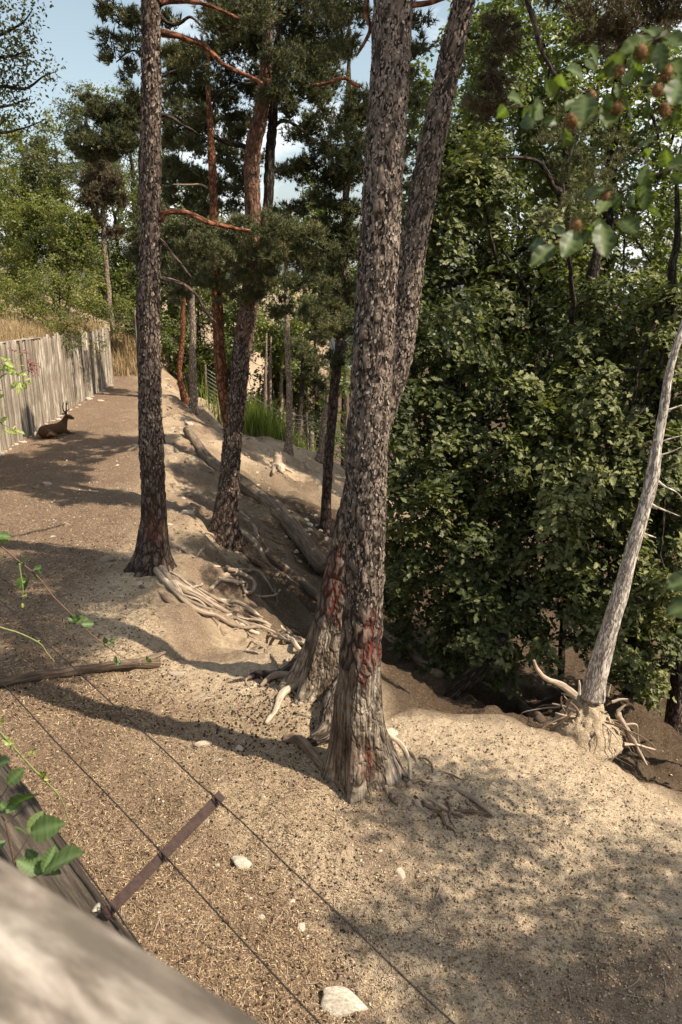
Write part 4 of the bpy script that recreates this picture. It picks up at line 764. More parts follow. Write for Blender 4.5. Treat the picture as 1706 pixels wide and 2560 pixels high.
# ------------------------------------------------------------------ thin trunks, stumps, posts on the far slope
def gy(px, py): return G(px, py)[1]
def slope_trunk(label, pp, ws, mat, seed, name='pine_tree', cat='tree', crownc=None, group=None, flare=.05):
    Y = gy(*pp[0][:2]); Y = min(Y, 36)
    b_ = Q(pp[0][0], pp[0][1], Y); P_ = pxpath(pp, Y); P_[0] = np.array([b_[0], b_[1], hz(b_[0], b_[1]) - .1]); t = thing(name, label, cat, P_[0], group)
    tube_part('trunk', P_, [width_r(a, p[1], Y) for a, p in zip(ws, pp)], M[mat], t, 70, 14, .02, seed, disp=flare_disp(4, flare, .25, seed, .010, 12))
    if crownc: crown(t, needles_in_clumps(clump_px(crownc, Y, .4), 1400, .13, .024, seed, 12, tone=-.05), M['needle'])
    return t
slope_trunk('thin pine with a bright orange crooked stem beside the pale one', [(466, 1010), (455, 970), (448, 930), (452, 895), (458, 840), (458, 780), (460, 700), (462, 600)], [20, 16, 14, 14, 13, 12, 11, 8], 'bark_orange', 151, crownc=[(460, 640, 30), (440, 690, 30), (480, 680, 30), (450, 600, 30), (480, 610, 30)])
slope_trunk('thin pine with a pale flaky stem beside the orange one', [(484, 1030), (484, 960), (482, 880), (481, 780), (480, 680), (478, 560)], [22, 18, 17, 16, 14, 9], 'bark_pale', 152, crownc=[(500, 650, 30), (470, 620, 34), (510, 600, 30), (450, 570, 34)])
slope_trunk('pale straight trunk in front of the wire fence', [(721, 1132), (724, 1060), (724, 980), (720, 900), (718, 820), (716, 700), (714, 560)], [20, 17, 15, 14, 13, 11, 8], 'bark_pale', 153, crownc=[(720, 640, 34), (700, 590, 34), (740, 580, 34), (715, 540, 30)])
slope_trunk('short dark leaning trunk beside the pale straight trunk at the wire fence', [(738, 1112), (744, 1070), (750, 1020), (756, 960), (760, 880)], [20, 16, 14, 13, 10], 'bark_oak', 154, crownc=[(760, 880, 34), (790, 900, 34), (775, 940, 26), (740, 860, 28)])
def stub(label, pp, ws, mat, seed, name='tree_stump', cat='stump', lim=36):
    Y = min(gy(*pp[0][:2]), lim); P_ = pxpath(pp, Y); P_[0] = np.array([P_[0][0], P_[0][1], hz(P_[0][0], P_[0][1]) - .1]); t = thing(name, label, cat, P_[0])
    g = np.random.default_rng(seed)
    tube_part('trunk', P_, [width_r(a, p[1], Y) for a, p in zip(ws, pp)], M[mat], t, 30, 14, .0, seed, disp=lambda tc, r, ln, th: flare_disp(5, .08, .12, seed, .012, 12)(tc, r, ln, th))
    e = P_[-1]; r = width_r(ws[-1], pp[-1][1], Y)
    sp = [tube([e + np.array([math.cos(a) * r * .6, math.sin(a) * r * .6, -.03]), e + np.array([math.cos(a) * r * .62, math.sin(a) * r * .62, g.uniform(.02, .14)])], [r * .4, r * .08], 4, 5) for a in np.linspace(0, 5.4, 7)]
    V, F, tc = joined([fixquads(*s) for s in sp]); part('splintered_top', V, F, M['root'], t, {'tc': ('FLOAT_VECTOR', tc)}); return t
stub('broken off slanting stub of a pale trunk at the wire fence', [(800, 1152), (804, 1110), (808, 1060), (815, 1018)], [20, 14, 13, 13], 'bark_pale', 161)
stub('short pale stump post in the wire fence', [(779, 1125), (780, 1100), (781, 1084)], [15, 12, 11], 'bark_pale', 162)
st = stub('grey old tree stump with spreading roots in the middle of the slope', [(694, 1172), (694, 1155), (696, 1138)], [40, 22, 19], 'root', 163)
for k, pp in enumerate([[(690, 1168), (700, 1180), (712, 1192)], [(700, 1170), (720, 1178), (738, 1188)], [(685, 1172), (684, 1184), (680, 1196)]]):
    tube_part('root', [G(*p, dz=.05) for p in pp], [.10, .06, .02], M['root'], st, 14, 7, .05, 164 + k)
# wire fence
fp = [G(480, 1000) + [.3, 2.0, 0], np.array([-4.6, 35.2, 0]), np.array([-2.6, 34.2, 0]), np.array([-1.4, 32.6, 0]), np.array([.2, 30.2, 0]), np.array([2.0, 27.6, 0])]
fp = [np.array([p[0], p[1], hz(p[0], p[1])]) for p in fp]
wf = thing('wire_fence', 'wire stock fence on thin posts crossing behind the slope', 'fence', fp[0])
for k, p in enumerate(fp):
    tube_part('post', [p - [0, 0, .2], p + [0, 0, 1.0], p + [0, 0, 2.0]], [.05, .05, .045], M['bark_pale'], wf, 10, 8, .02, 170 + k)
for j in range(11):
    h = .15 + j * .17; tube_part('wire', [p + [0, 0, h + .01 * math.sin(k * 3 + j)] for k, p in enumerate(fp)], [.011, .011], M['wire_grey'], wf, 24, 4)
for k, (px, pyb, pyt, lab) in enumerate([(664, 1060, 985, 'first pale thin trunk from the left among three behind the tall grass'), (676, 1062, 992, 'middle pale thin trunk of three behind the tall grass'), (704, 1075, 985, 'last pale thin trunk of three behind the tall grass, nearest the straight pale trunk')]):
    Y = 38 + k; b_ = Q(px, pyb, Y); zz = hz(b_[0], b_[1]); t = thing('thin_tree', lab, 'tree', (b_[0], b_[1], zz))
    tube_part('trunk', [np.array([b_[0], b_[1], zz - .2]), b_, Q(px, pyt, Y), Q(px + 2, pyt - 150, Y)], [.11, .10, .09, .04], M['bark_pale'], t, 20, 8, .03, 180 + k)
tube_part('post', [G(428, 935), G(428, 935) + [0, 0, 1.9]], [.04, .035], M['bark_oak'], wf, 6, 6)
b_ = Q(345, 880, 38); t = thing('gate_post', 'thin post with a rail at the far end of the path beside the pine trunk', 'post', (b_[0], b_[1], hz(b_[0], b_[1])))
tube_part('post_shaft', [np.array(t.location), np.array(t.location) + [0, 0, 2.9]], [.07, .06], M['plank'], t, 8, 8)
for j in range(4): tube_part('wire', [np.array(t.location) + [0, 0, 2.1 + j * .18], np.array(t.location) + [-1.3, .3, 2.1 + j * .18]], [.012, .012], M['wire_grey'], t, 4, 4)

# ------------------------------------------------------------------ logs
def log(name, label, cat, pp, rr, mat, seed, lift=.6, rows=70, seg=18, raw=None, group=None):
    P_ = raw if raw is not None else [G(p[0], p[1]) + np.array([0, 0, r * lift]) for p, r in zip(pp, np.interp(np.linspace(0, 1, len(pp)), np.linspace(0, 1, len(rr)), rr))]
    t = thing(name, label, cat, P_[0], group); tube_part('stem', P_, rr, M[mat], t, rows, seg, .03, seed, disp=lambda tc, r, ln, th: fbm(tc * np.array([9, 9, 1.5]), 3, seed) * r * .16 + fbm(tc * np.array([30, 30, 2]), 2, seed) * r * .06); return t
a0, a1 = G(468, 1092), G(812, 1440); lg = [a0 + (a1 - a0) * f for f in (0, .25, .5, .75, 1)]
lg = [np.array([p[0], p[1], hz(p[0], p[1]) + .16]) for p in lg]
fallen = log('fallen_log', 'long bare fallen log lying down the slope behind the forked pine', 'log', None, [.13, .18, .19, .20, .19], 'log', 201, raw=lg)
log('fallen_log', 'shorter weathered log beside the tangled roots, below the long one', 'log', [(632, 1345), (680, 1400), (730, 1440), (780, 1485), (805, 1510)], [.10, .12, .11, .09, .06], 'log', 202)
log('fallen_log', 'dark log in the shade just right of the thick front pine', 'log', [(952, 1580), (1000, 1620), (1050, 1660), (1100, 1695)], [.06, .08, .08, .07], 'log', 203)
log('fallen_log', 'straight dark log under the oak leaves left of the uprooted tree', 'log', [(1215, 1690), (1260, 1735), (1310, 1775), (1350, 1805)], [.07, .08, .08, .07], 'log', 204)
fb = log('fallen_branch', 'bare grey branch lying across the needle strewn path at left', 'branch', [(-40, 1722), (60, 1702), (160, 1690), (250, 1680), (330, 1672), (400, 1668)], [.050, .058, .062, .060, .062, .055], 'log', 205, lift=.8)
tube_part('fork', [G(345, 1672, .06), G(385, 1662, .09), G(416, 1655, .14)], [.05, .04, .022], M['log'], fb, 16, 9, .02, 206)

# ------------------------------------------------------------------ roots
def root(parent, pp, r0, r1, mat='root', seed=0, lift=.35, wob=.05, rows=44, seg=9, name='root', air=None):
    n = len(pp); rr = np.linspace(r0, r1, n)
    P_ = [G(p[0], p[1]) + np.array([0, 0, rr[k] * lift + (p[2] if len(p) > 2 else 0)]) for k, p in enumerate(pp)]
    return tube_part(name, P_, list(rr), M[mat], parent, rows, seg, wob, seed, disp=lambda tc, r, ln, th: fbm(tc * np.array([14, 14, 4]), 3, seed) * r * .30)
Lr = [[(385, 1412, .10), (415, 1440, .05), (450, 1462), (500, 1495), (560, 1530), (600, 1552), (640, 1570), (690, 1585)], [(390, 1418, .10), (420, 1448, .04), (470, 1480), (530, 1502), (585, 1508), (630, 1528), (670, 1560), (710, 1590), (745, 1610), (775, 1628)], [(385, 1425, .08), (410, 1458, .03), (440, 1490), (500, 1530), (540, 1545), (590, 1568), (650, 1570), (700, 1590), (760, 1620), (784, 1640)],
      [(350, 1468), (390, 1478), (430, 1505), (455, 1508)], [(418, 1368, .04), (450, 1375), (480, 1388), (500, 1402)], [(430, 1475), (470, 1470), (505, 1462)], [(470, 1495), (510, 1510), (560, 1530)], [(700, 1590), (735, 1600), (750, 1630), (765, 1650), (740, 1655), (728, 1660)],
      [(600, 1560), (640, 1580), (690, 1592), (735, 1605), (772, 1635)], [(690, 1575), (712, 1600), (720, 1640), (718, 1680)], [(735, 1600), (745, 1640), (742, 1690)], [(520, 1535), (545, 1565), (560, 1590)], [(405, 1436, .05), (440, 1470), (465, 1500), (490, 1520), (520, 1540)]]
for k, pp in enumerate(Lr): root(left_pine, pp, [.06, .055, .05, .035, .04, .022, .03, .03, .04, .022, .022, .03, .05][k], .022, 'root' if k not in (3, 11) else 'rootdark', 210 + k)
for k in range(7):
    o_ = k * 6 - 18; root(left_pine, [(400 + o_ * .3, 1425 + abs(o_) * .2, .05), (455 + o_, 1470 - o_ * .6), (530 + o_, 1512 - o_ * .5), (600, 1540 - o_ * .8), (665 - o_ * .4, 1568 - o_), (730, 1600 - o_ * .6), (776 - abs(o_), 1630 - o_ * .5)], [.03, .022, .035, .02, .03, .018, .025][k], .012, 'root', 224 + k, rows=60, wob=.06)
Fr = [[(590, 1350, .05), (620, 1395), (650, 1420), (690, 1440), (712, 1450)], [(596, 1340, .05), (640, 1360), (665, 1400), (700, 1430), (760, 1475)], [(600, 1330), (612, 1370), (640, 1390)], [(535, 1355), (510, 1375), (490, 1390)], [(540, 1345), (515, 1330), (500, 1345)], [(705, 1440, .05), (690, 1470), (696, 1500), (680, 1520)],
      [(610, 1300), (640, 1320), (650, 1350), (690, 1390)], [(600, 1280), (625, 1300), (640, 1330)]]
for k, pp in enumerate(Fr): root(fork_pine, pp, [.09, .10, .05, .035, .03, .03, .05, .04][k], .02, 'rootdark' if k in (0, 5) else 'root', 230 + k)
tg = thing('root_tangle', 'pale looping tangle of exposed roots under the forked pine', 'roots', G(620, 1480))
for k, pp in enumerate([[(566, 1420), (580, 1440, .1), (610, 1446, .15), (645, 1452, .18), (668, 1472, .15), (682, 1488, .05)], [(556, 1442), (590, 1448, .12), (615, 1462, .16), (636, 1480, .16), (632, 1496, .12), (615, 1496, .12), (610, 1478, .14), (605, 1462, .1)], [(548, 1448), (575, 1462, .08), (600, 1470, .1), (618, 1475, .1), (612, 1500, .08)],
                          [(525, 1475), (550, 1462, .06), (572, 1455, .08), (590, 1462, .06)], [(600, 1440, .05), (640, 1440, .12), (660, 1460, .1)], [(640, 1490), (660, 1500, .05), (690, 1495, .05), (700, 1475)]]):
    root(tg, pp, [.05, .045, .035, .035, .03, .025][k], .022, 'root', 240 + k, seg=10, rows=60, wob=.02)
Br = [[(770, 1660, .1), (740, 1690, .08), (700, 1695, .06), (650, 1690, .05), (615, 1700), (585, 1705)], [(800, 1730, .08), (760, 1712, .08), (720, 1705, .06), (690, 1710, .05), (660, 1722)], [(740, 1728, .05), (712, 1748, .05), (692, 1780), (665, 1812)], [(690, 1710), (640, 1716), (600, 1730), (550, 1740), (490, 1745)], [(800, 1735), (770, 1740), (750, 1738), (735, 1745)], [(640, 1712), (610, 1722), (570, 1728)], [(820, 1735, .05), (815, 1760), (812, 1790)]]
for k, pp in enumerate(Br): root(back_pine, pp, [.11, .09, .055, .03, .06, .025, .06][k], .022, 'root' if k else 'bark_mid', 250 + k)
Nr = [[(872, 1735, .30), (835, 1810, .14), (812, 1845, .08), (780, 1860, .04), (745, 1870)], [(715, 1850), (745, 1855, .05), (775, 1885, .03), (810, 1930, .02), (845, 1985), (862, 2015)], [(950, 1850, .1), (985, 1900, .03), (1015, 1960), (1040, 2000), (1100, 2040)], [(945, 1900, .06), (980, 1940), (1015, 1965)], [(950, 1830, .08), (1010, 1870), (1030, 1930), (1036, 1990)], [(1080, 1955), (1130, 1975), (1170, 2005), (1200, 2030), (1225, 2050)], [(1040, 2005), (1080, 2045), (1130, 2050)], [(955, 1920, .05), (950, 1960), (958, 1990)],
      [(1005, 1870), (1040, 1890), (1060, 1925)], [(1100, 2050), (1115, 2080), (1130, 2100)], [(860, 1925, .04), (840, 1940), (835, 1950)], [(1180, 2126), (1215, 2130), (1245, 2140)], [(1020, 1965, .02), (1060, 1990), (1120, 2030), (1160, 2050)]]
for k, pp in enumerate(Nr): root(near_pine, pp, [.13, .07, .06, .05, .045, .04, .04, .05, .025, .02, .05, .022, .035][k], .012 if k else .05, 'bark_grey' if k in (0, 2) else 'rootdark' if k == 1 else 'root', 270 + k, lift=.15)

# ------------------------------------------------------------------ uprooted dead tree
YD = 8.15
b_ = Q(1470, 1760, YD); plate = thing('dead_tree', 'bare whitish dead tree leaning right out of its upturned root plate', 'tree', b_)
pp = [(1482, 1745), (1494, 1690), (1515, 1610), (1540, 1520), (1562, 1440), (1588, 1350), (1612, 1270), (1632, 1190), (1642, 1120), (1660, 1020), (1672, 940), (1690, 870), (1712, 800), (1735, 700)]
pd = pxpath(pp, YD); rd = [width_r(a, p[1], YD) for a, p in zip([60, 50, 46, 40, 36, 33, 31, 31, 26, 23, 20, 18, 15, 10], pp)]
tube_part('trunk', pd, rd, M['bark_dead'], plate, 150, 24, .0, 290, disp=lambda tc, r, ln, th: fbm(tc * np.array([10, 10, 4]), 3, 290) * r * .12)
for k, pp in enumerate([[(1632, 1190), (1660, 1215), (1690, 1230), (1710, 1250)], [(1620, 1255), (1650, 1270), (1700, 1290)], [(1645, 1110), (1670, 1100), (1706, 1090)], [(1660, 1030), (1690, 1020), (1720, 1010)], [(1668, 960), (1666, 940), (1662, 925)], [(1640, 1140), (1675, 1130), (1700, 1118)], [(1600, 1330), (1625, 1340), (1640, 1345)], [(1555, 1480), (1540, 1478), (1530, 1470)], [(1690, 870), (1700, 840), (1704, 815)]]):
    branch(plate, pp, [9, 8, 7, 7, 6, 6, 7, 6, 6][k], 2, YD, M['bark_dead'], 291 + k, 'dead_twig', 6, .01)
# root plate of soil
g = np.random.default_rng(300); u = np.linspace(0, np.pi * 2, 60, endpoint=False); v = np.linspace(.02, np.pi - .02, 40); U, W = np.meshgrid(u, v)
S = np.stack([np.sin(W) * np.cos(U), np.sin(W) * np.sin(U), np.cos(W)], 2).reshape(-1, 3); rad_ = 1 + fbm(S * 1.8, 3, 301) * .13 + fbm(S * 9, 4, 302) * .07
cpl = Q(1468, 1806, YD) + np.array([0, .05, -.06]) ; Vp = cpl + S * rad_[:, None] * np.array([.27, .28, .38]) * (1 + np.clip(.45 - S[:, 2], 0, 2)[:, None] ** 1.3 * np.array([.75, .60, .0])) + np.stack([0 * S[:, 0], 0 * S[:, 0], fbm(S * 9, 3, 305) * .035], 1)
i_ = np.arange(39)[:, None] * 60; j_ = np.arange(60)[None]; Fp = np.stack([i_ + j_, i_ + 60 + j_, i_ + 60 + (j_ + 1) % 60, i_ + (j_ + 1) % 60], 2).reshape(-1, 4)
one = np.ones(len(Vp)); part('root_plate', Vp, Fp, M['ground'], plate, {'litter': ('FLOAT', one * 0), 'pale': ('FLOAT', one), 'leafmould_shade': ('FLOAT', one * 0)}, True)
for k, (pp, w0, mt) in enumerate([([(1440, 1738), (1400, 1712), (1365, 1698), (1342, 1675), (1333, 1650)], 20, 'root'), ([(1448, 1735), (1450, 1715), (1449, 1698)], 10, 'root'), ([(1440, 1745), (1415, 1735), (1402, 1732)], 8, 'root'), ([(1440, 1775), (1410, 1765), (1382, 1760)], 8, 'root'), ([(1438, 1790), (1405, 1785), (1388, 1780)], 7, 'root'),
        ([(1445, 1780), (1430, 1760), (1408, 1748)], 6, 'rootdark'), ([(1450, 1780), (1452, 1810), (1445, 1835), (1420, 1830)], 9, 'root'), ([(1430, 1780), (1410, 1800), (1385, 1815), (1368, 1818)], 9, 'rootdark'), ([(1432, 1800), (1440, 1815), (1425, 1828)], 6, 'root'), ([(1530, 1755), (1550, 1748), (1568, 1748)], 8, 'root'), ([(1545, 1780), (1558, 1768), (1565, 1762)], 10, 'root'),
        ([(1545, 1785), (1565, 1815), (1585, 1850), (1600, 1880), (1618, 1912)], 16, 'root'), ([(1565, 1812), (1592, 1812), (1596, 1840), (1602, 1862)], 7, 'root'), ([(1560, 1860), (1595, 1862), (1640, 1876)], 10, 'root'), ([(1590, 1860), (1600, 1890), (1625, 1910)], 8, 'rootdark'), ([(1555, 1800), (1570, 1840), (1590, 1880)], 7, 'rootdark'), ([(1520, 1740), (1526, 1722), (1530, 1712)], 10, 'root'),
        ([(1420, 1810), (1440, 1790), (1450, 1760)], 5, 'rootdark'), ([(1405, 1740), (1408, 1765), (1425, 1790)], 5, 'rootdark'), ([(1395, 1800), (1420, 1812), (1440, 1805)], 5, 'rootdark'), ([(1430, 1745), (1410, 1790), (1400, 1825)], 5, 'rootdark')]):
    branch(plate, [(a, c_, -.12) for a, c_ in pp], w0, w0 * .35, YD, M[mt], 310 + k, 'root', 8, .02)

g = random.Random(77)
for par, ax_, ay_, n, mt in ((left_pine, 560, 1540, 16, 'root'), (left_pine, 700, 1600, 14, 'root'), (fork_pine, 640, 1370, 16, 'rootdark'), (back_pine, 690, 1715, 14, 'root'), (near_pine, 1010, 1930, 12, 'rootdark'), (near_pine, 1120, 2020, 10, 'rootdark')):
    for k in range(n):
        x0, y0 = ax_ + g.gauss(0, 55), ay_ + g.gauss(0, 26); a = g.gauss(.65, .5); l = g.uniform(30, 95); pp = [(x0 + math.cos(a) * l * f + g.gauss(0, 5), y0 + math.sin(a) * l * f * .8 + g.gauss(0, 4)) for f in (0, .33, .66, 1)]
        root(par, pp, g.uniform(.012, .026), .005, mt, 340 + k, lift=.3, rows=18, seg=6)
for k in range(26):
    a = g.uniform(0, 6.28); r_ = g.uniform(.18, .36); o_ = np.array([math.cos(a) * r_ * 1.2, math.sin(a) * r_ - .05, g.uniform(-.25, .28)]); dv = np.array([math.cos(a), math.sin(a) - .2, g.uniform(-.8, .3)]); l = g.uniform(.12, .38)
    P_ = [cpl + o_ * .8, cpl + o_ + dv * l * .4, cpl + o_ + dv * l * .8 + np.array([g.gauss(0, .05), g.gauss(0, .05), -.06]), cpl + o_ + dv * l + np.array([g.gauss(0, .08), 0, -.14])]
    tube_part('root', P_, [.012, .008, .003], M[g.choice(['root', 'rootdark'])], plate, 14, 5, .02, 380 + k)

# ------------------------------------------------------------------ stones
def stone_mesh(seed, sub=3, ang_=.5):
    bm = bmesh.new(); bmesh.ops.create_icosphere(bm, subdivisions=sub, radius=1); V = np.array([v.co[:] for v in bm.verts]); F = np.array([[v.index for v in f.verts] for f in bm.faces]); bm.free()
    g = np.random.default_rng(seed)
    for _ in range(13):
        n_ = g.normal(size=3); n_ /= np.linalg.norm(n_); d_ = g.uniform(.30, .72); s = V @ n_; V = V - np.maximum(s - d_, 0)[:, None] * n_ * .95
    V = V * (1 + fbm(V * 2.5, 3, seed)[:, None] * .07); V /= np.abs(V).max(0); return npmesh('stone', V, F)
stones = [stone_mesh(400 + k) for k in range(8)]
def stone(px, py, wpx, hpx, mat, label, seed, name='stone', group=None, cat='stone', sink=1.0):
    p = G(px, py); t_ = np.linalg.norm(p - CAM); a = wpx / FPX * t_ / 2; c_ = min(hpx / FPX * t_ / 2 * 1.1, a * .62); g = random.Random(seed)
    o = bpy.data.objects.new(name, stones[seed % 8].copy() if not (seed % 8, mat) in smesh else smesh[(seed % 8, mat)]); smesh[(seed % 8, mat)] = o.data
    if not o.data.materials: o.data.materials.append(M[mat])
    sc.collection.objects.link(o); o.location = (p[0], p[1], p[2] + c_ * (1 - sink) * .6); sy = a * min(1.0, max(.38, 1.2 * hpx / wpx)); c_ = min(c_, sy * .8); o.scale = (a, sy, c_); o.rotation_euler = (g.uniform(-.2, .2), g.uniform(-.2, .2), g.uniform(-.6, .6))
    return tag(o, label, cat, group)
smesh = {}
for k, (px, py, w_, h_, mt, lab) in enumerate([
    (840, 2522, 140, 66, 'white_stone', 'largest pale rock at the bottom edge beside the wire'), (598, 2160, 56, 36, 'white_stone', 'angular pale stone between the two wires'), (543, 2164, 20, 12, 'white_stone', 'small chip left of the angular pale stone'),
    (756, 2326, 34, 28, 'white_stone', 'roundish white stone by the lower wire'), (652, 2297, 26, 16, 'white_stone', 'small white stone left of the roundish one'), (732, 2254, 26, 12, 'white_stone', 'thin white chip lying above the roundish stone'), (797, 2432, 20, 14, 'white_stone', 'small bright white stone near the bottom, below the roundish one'),
    (509, 1862, 46, 17, 'stone', 'long flat stone lying left of the front pine'), (594, 1876, 32, 24, 'stone', 'pale blocky stone midway to the front pine'), (551, 1902, 20, 18, 'white_stone', 'small white stone just below the flat one'), (680, 1880, 36, 30, 'rock', 'brown rough stone nearest the front pine on its left'), (985, 1838, 48, 32, 'white_stone', 'white split rock right behind the front pine'),
    (268, 1401, 44, 28, 'rock', 'flat faced boulder at the left of the straight pine'), (320, 1399, 40, 32, 'rock', 'wedge shaped boulder leaning on the straight pine foot'), (282, 1471, 34, 22, 'rock', 'half buried boulder below the two at the pine foot'), (307, 1494, 18, 18, 'white_stone', 'white stone below the half buried boulder'), (131, 1343, 20, 8, 'white_stone', 'lone white stone on the dark path at left'),
    (116, 1211, 28, 16, 'stone', 'pinkish stone on the shaded path below the deer'), (92, 1219, 20, 12, 'rock', 'duller stone touching the pinkish one'), (329, 1045, 12, 9, 'stone', 'single stone on the sunny path left of the straight pine'), (294, 1166, 16, 12, 'stone', 'stone at the path edge above the white root'), (252, 1003, 24, 10, 'white_stone', 'white flat rock near the palisade foot'),
    (441, 1688, 60, 30, 'stone', 'pale rock half buried at the tip of the fallen branch'), (425, 1135, 60, 80, 'rock', 'large dark boulder jutting from the slope right of the straight pine'), (330, 1125, 40, 36, 'rock', 'rounded boulder just left of the straight pine'), (470, 1158, 34, 20, 'rock', 'low boulder on the slope beside the long log'), (450, 985, 30, 18, 'stone', 'pale slab below the pale thin trunk'), (470, 1048, 40, 18, 'rock', 'dark edged slab on the far slope'), (432, 1072, 18, 12, 'stone', 'small pale block on the far slope'), (640, 1080, 34, 16, 'stone', 'pale block beside the tall grass'),
    (540, 1235, 30, 18, 'stone', 'stone at the left of the forked pine'), (470, 1285, 40, 24, 'stone', 'pale rock on the slope between the two pines'), (600, 1375, 24, 22, 'stone', 'stone wedged under the forked pine roots'), (604, 1405, 26, 24, 'rock', 'brown stone in the wall below the forked pine'), (740, 1380, 20, 20, 'stone', 'stone beside the short log'), (1005, 2185, 30, 26, 'stone', 'tan stone on the shaded ground right of centre'), (1018, 2090, 20, 14, 'stone', 'tan stone below the front pine roots'), (790, 2015, 22, 26, 'rock', 'brown stone below left of the front pine')]):
    stone(px, py, w_, h_, mt, lab, k)
MARKS = [(375, 1250, 'the straight pine'), (575, 1250, 'the forked pine'), (870, 1650, 'the thick front pine'), (540, 1180, 'the long log top'), (720, 1320, 'the long log foot'), (694, 1160, 'the old stump'), (723, 1110, 'the pale straight trunk'), (484, 1010, 'the thin pale pine'), (620, 1480, 'the root tangle'), (818, 1300, 'the dark scaly trunk'), (700, 1440, 'the short log'), (120, 1070, 'the deer'), (268, 970, 'the palisade end'), (20, 1120, 'the left picture edge')]
used_labels = {}
def stone_label(px, py, w_, mt, where, h_=9):
    d_, mx_, my_, nm = min((math.hypot(px - a, (py - b2) * 1.2), a, b2, c2) for a, b2, c2 in MARKS)
    size = 'tiny' if w_ < 11 else 'small' if w_ < 15 else 'medium' if w_ < 20 else 'larger'; col = {'stone': 'tan', 'rock': 'brown', 'white_stone': 'whitish'}[mt]
    dirn = ('above' if py < my_ else 'below') if abs(py - my_) * 1.2 > abs(px - mx_) else ('left of' if px < mx_ else 'right of'); near_ = 'just ' if d_ < 45 else 'well ' if d_ > 110 else ''
    shp = 'flat ' if h_ / w_ < .45 else 'blocky ' if h_ / w_ > .8 else ''
    return f'{size} {shp}{col} stone {where}, {near_}{dirn} {nm}'
g = random.Random(9)
for k in range(26):     # rubble heap under the dark trunk
    px, py, w_, mt = 778 + g.gauss(0, 24), 1322 + g.gauss(0, 18), g.uniform(12, 24), g.choice(['stone', 'rock', 'white_stone']); h2 = g.uniform(8, 18); stone(px, py, w_, h2, mt, stone_label(px, py, w_, mt, 'in the rubble', h2), k, group='rubble stones under the dark trunk')
for k in range(30):     # foot of the palisade
    f = k / 29; px, py, w_ = -5 + 285 * f + g.gauss(0, 3), 1134 - 178 * f + 5 + abs(g.gauss(0, 3)), g.uniform(9, 24) * (1.3 - .6 * f); stone(px, py, w_, g.uniform(6, 11) * (1.2 - .4 * f), 'white_stone', stone_label(px, py, w_, 'white_stone', 'at the palisade foot'), k, group='stones along the palisade foot')
for k in range(70):
    px, py = g.choice([(g.uniform(380, 800), g.uniform(930, 1180)), (g.uniform(420, 760), g.uniform(1180, 1420)), (g.uniform(400, 760), g.uniform(940, 1120))])
    if py < 930 + (px - 380) * .5: continue
    w_, mt = g.uniform(8, 26), g.choice(['stone', 'rock', 'rock', 'white_stone']); h2 = g.uniform(5, 13); stone(px, py, w_, h2, mt, stone_label(px, py, w_, mt, 'on the slope', h2), k, group='stones on the slope')
def pebbles(name, pts, mat, seed):
    g = np.random.default_rng(seed); Vs, Fs = [], []; n = 0; src = [stone_mesh(450 + k, 1) for k in range(4)]
    for k, (px, py, w_) in enumerate(pts):
        q_ = G(px, py); a = w_ / FPX * np.linalg.norm(q_ - CAM) / 2; m_ = src[k % 4]; v = np.array([v.co[:] for v in m_.vertices]) * a * np.array([1, g.uniform(.6, 1), g.uniform(.4, .7)]); c_, s_ = math.cos(k), math.sin(k)
        Vs.append(np.c_[v[:, 0] * c_ - v[:, 1] * s_, v[:, 0] * s_ + v[:, 1] * c_, v[:, 2]] + q_ + [0, 0, a * .15]); f = np.array([p.vertices[:] for p in m_.polygons]); Fs.append(f + n); n += len(v)
    return link(name, npmesh(name, np.vstack(Vs), np.vstack(Fs)), M[mat], None, 'stuff')
pt = [(g.uniform(280, 1000), g.uniform(1830, 2540), g.uniform(4, 13)) for _ in range(260)]; pt = [q for q in pt if q[0] > 270 + (q[1] - 2000) * .9 and not (q[0] > 820 and q[1] < 2000)]
pebbles('pebbles', pt, 'white_stone', 1)
pebbles('pebbles', [(g.uniform(880, 1700), g.uniform(1850, 2540), g.uniform(3, 11)) for _ in range(420)], 'stone', 2)
pebbles('pebbles', [(g.uniform(60, 600), g.uniform(1050, 1500), g.uniform(3, 8)) for _ in range(220)], 'stone', 3)
pebbles('rubble', [(x_, y2, g.uniform(4, 12)) for x_, y2 in [(g.uniform(400, 800), g.uniform(960, 1460)) for _ in range(900)] if y2 > 930 + (x_ - 380) * .5], 'rock', 4)

# ------------------------------------------------------------------ litter
def litter_scatter(n, ln, wd, seed, box, mat, name):
    g = np.random.default_rng(seed); px = g.uniform(box[0], box[1], n); py = g.uniform(box[2], box[3], n) ; a = (px - 853) / FPX; b2 = (1280 - py) / FPX
    d = np.stack([a, CP + b2 * SP, -SP + b2 * CP], 1); t_ = (0 - CAM[2]) / d[:, 2]; xy = CAM[:2] + d[:, :2] * t_[:, None]; xy += g.normal(size=xy.shape) * .3
    ok = edge_dist(xy[:, 0], xy[:, 1]) < .3; xy = xy[ok]; n = len(xy); z = H(xy[:, 0], xy[:, 1]); P = np.c_[xy, z + .006]
    nrm = np.array([0, 0, 1.0]) + g.normal(size=(n, 3)) * .4; tv = np.array([(-.5, -.5, 0), (.5, -.5, 0), (.5, .5, 0.03), (-.5, .5, .03)]) * np.array([wd, 1, 1]); tf = np.array([(0, 1, 2), (0, 2, 3)])
    V, F, lv = scatter(tv, tf, P, nrm, g.uniform(0, 6.28, n), ln * g.uniform(.4, 1.4, n), np.clip(g.normal(.5, .3, n), 0, 1)); return link(name, npmesh(name, V, F, {'lv': ('FLOAT', lv)}), mat, None, 'stuff')
litter_scatter(75000, .028, .12, 501, (-20, 820, 1700, 2560), M['chip'], 'needle_litter')
litter_scatter(22000, .017, .5, 502, (-20, 1706, 1750, 2560), M['chip'], 'bark_litter')
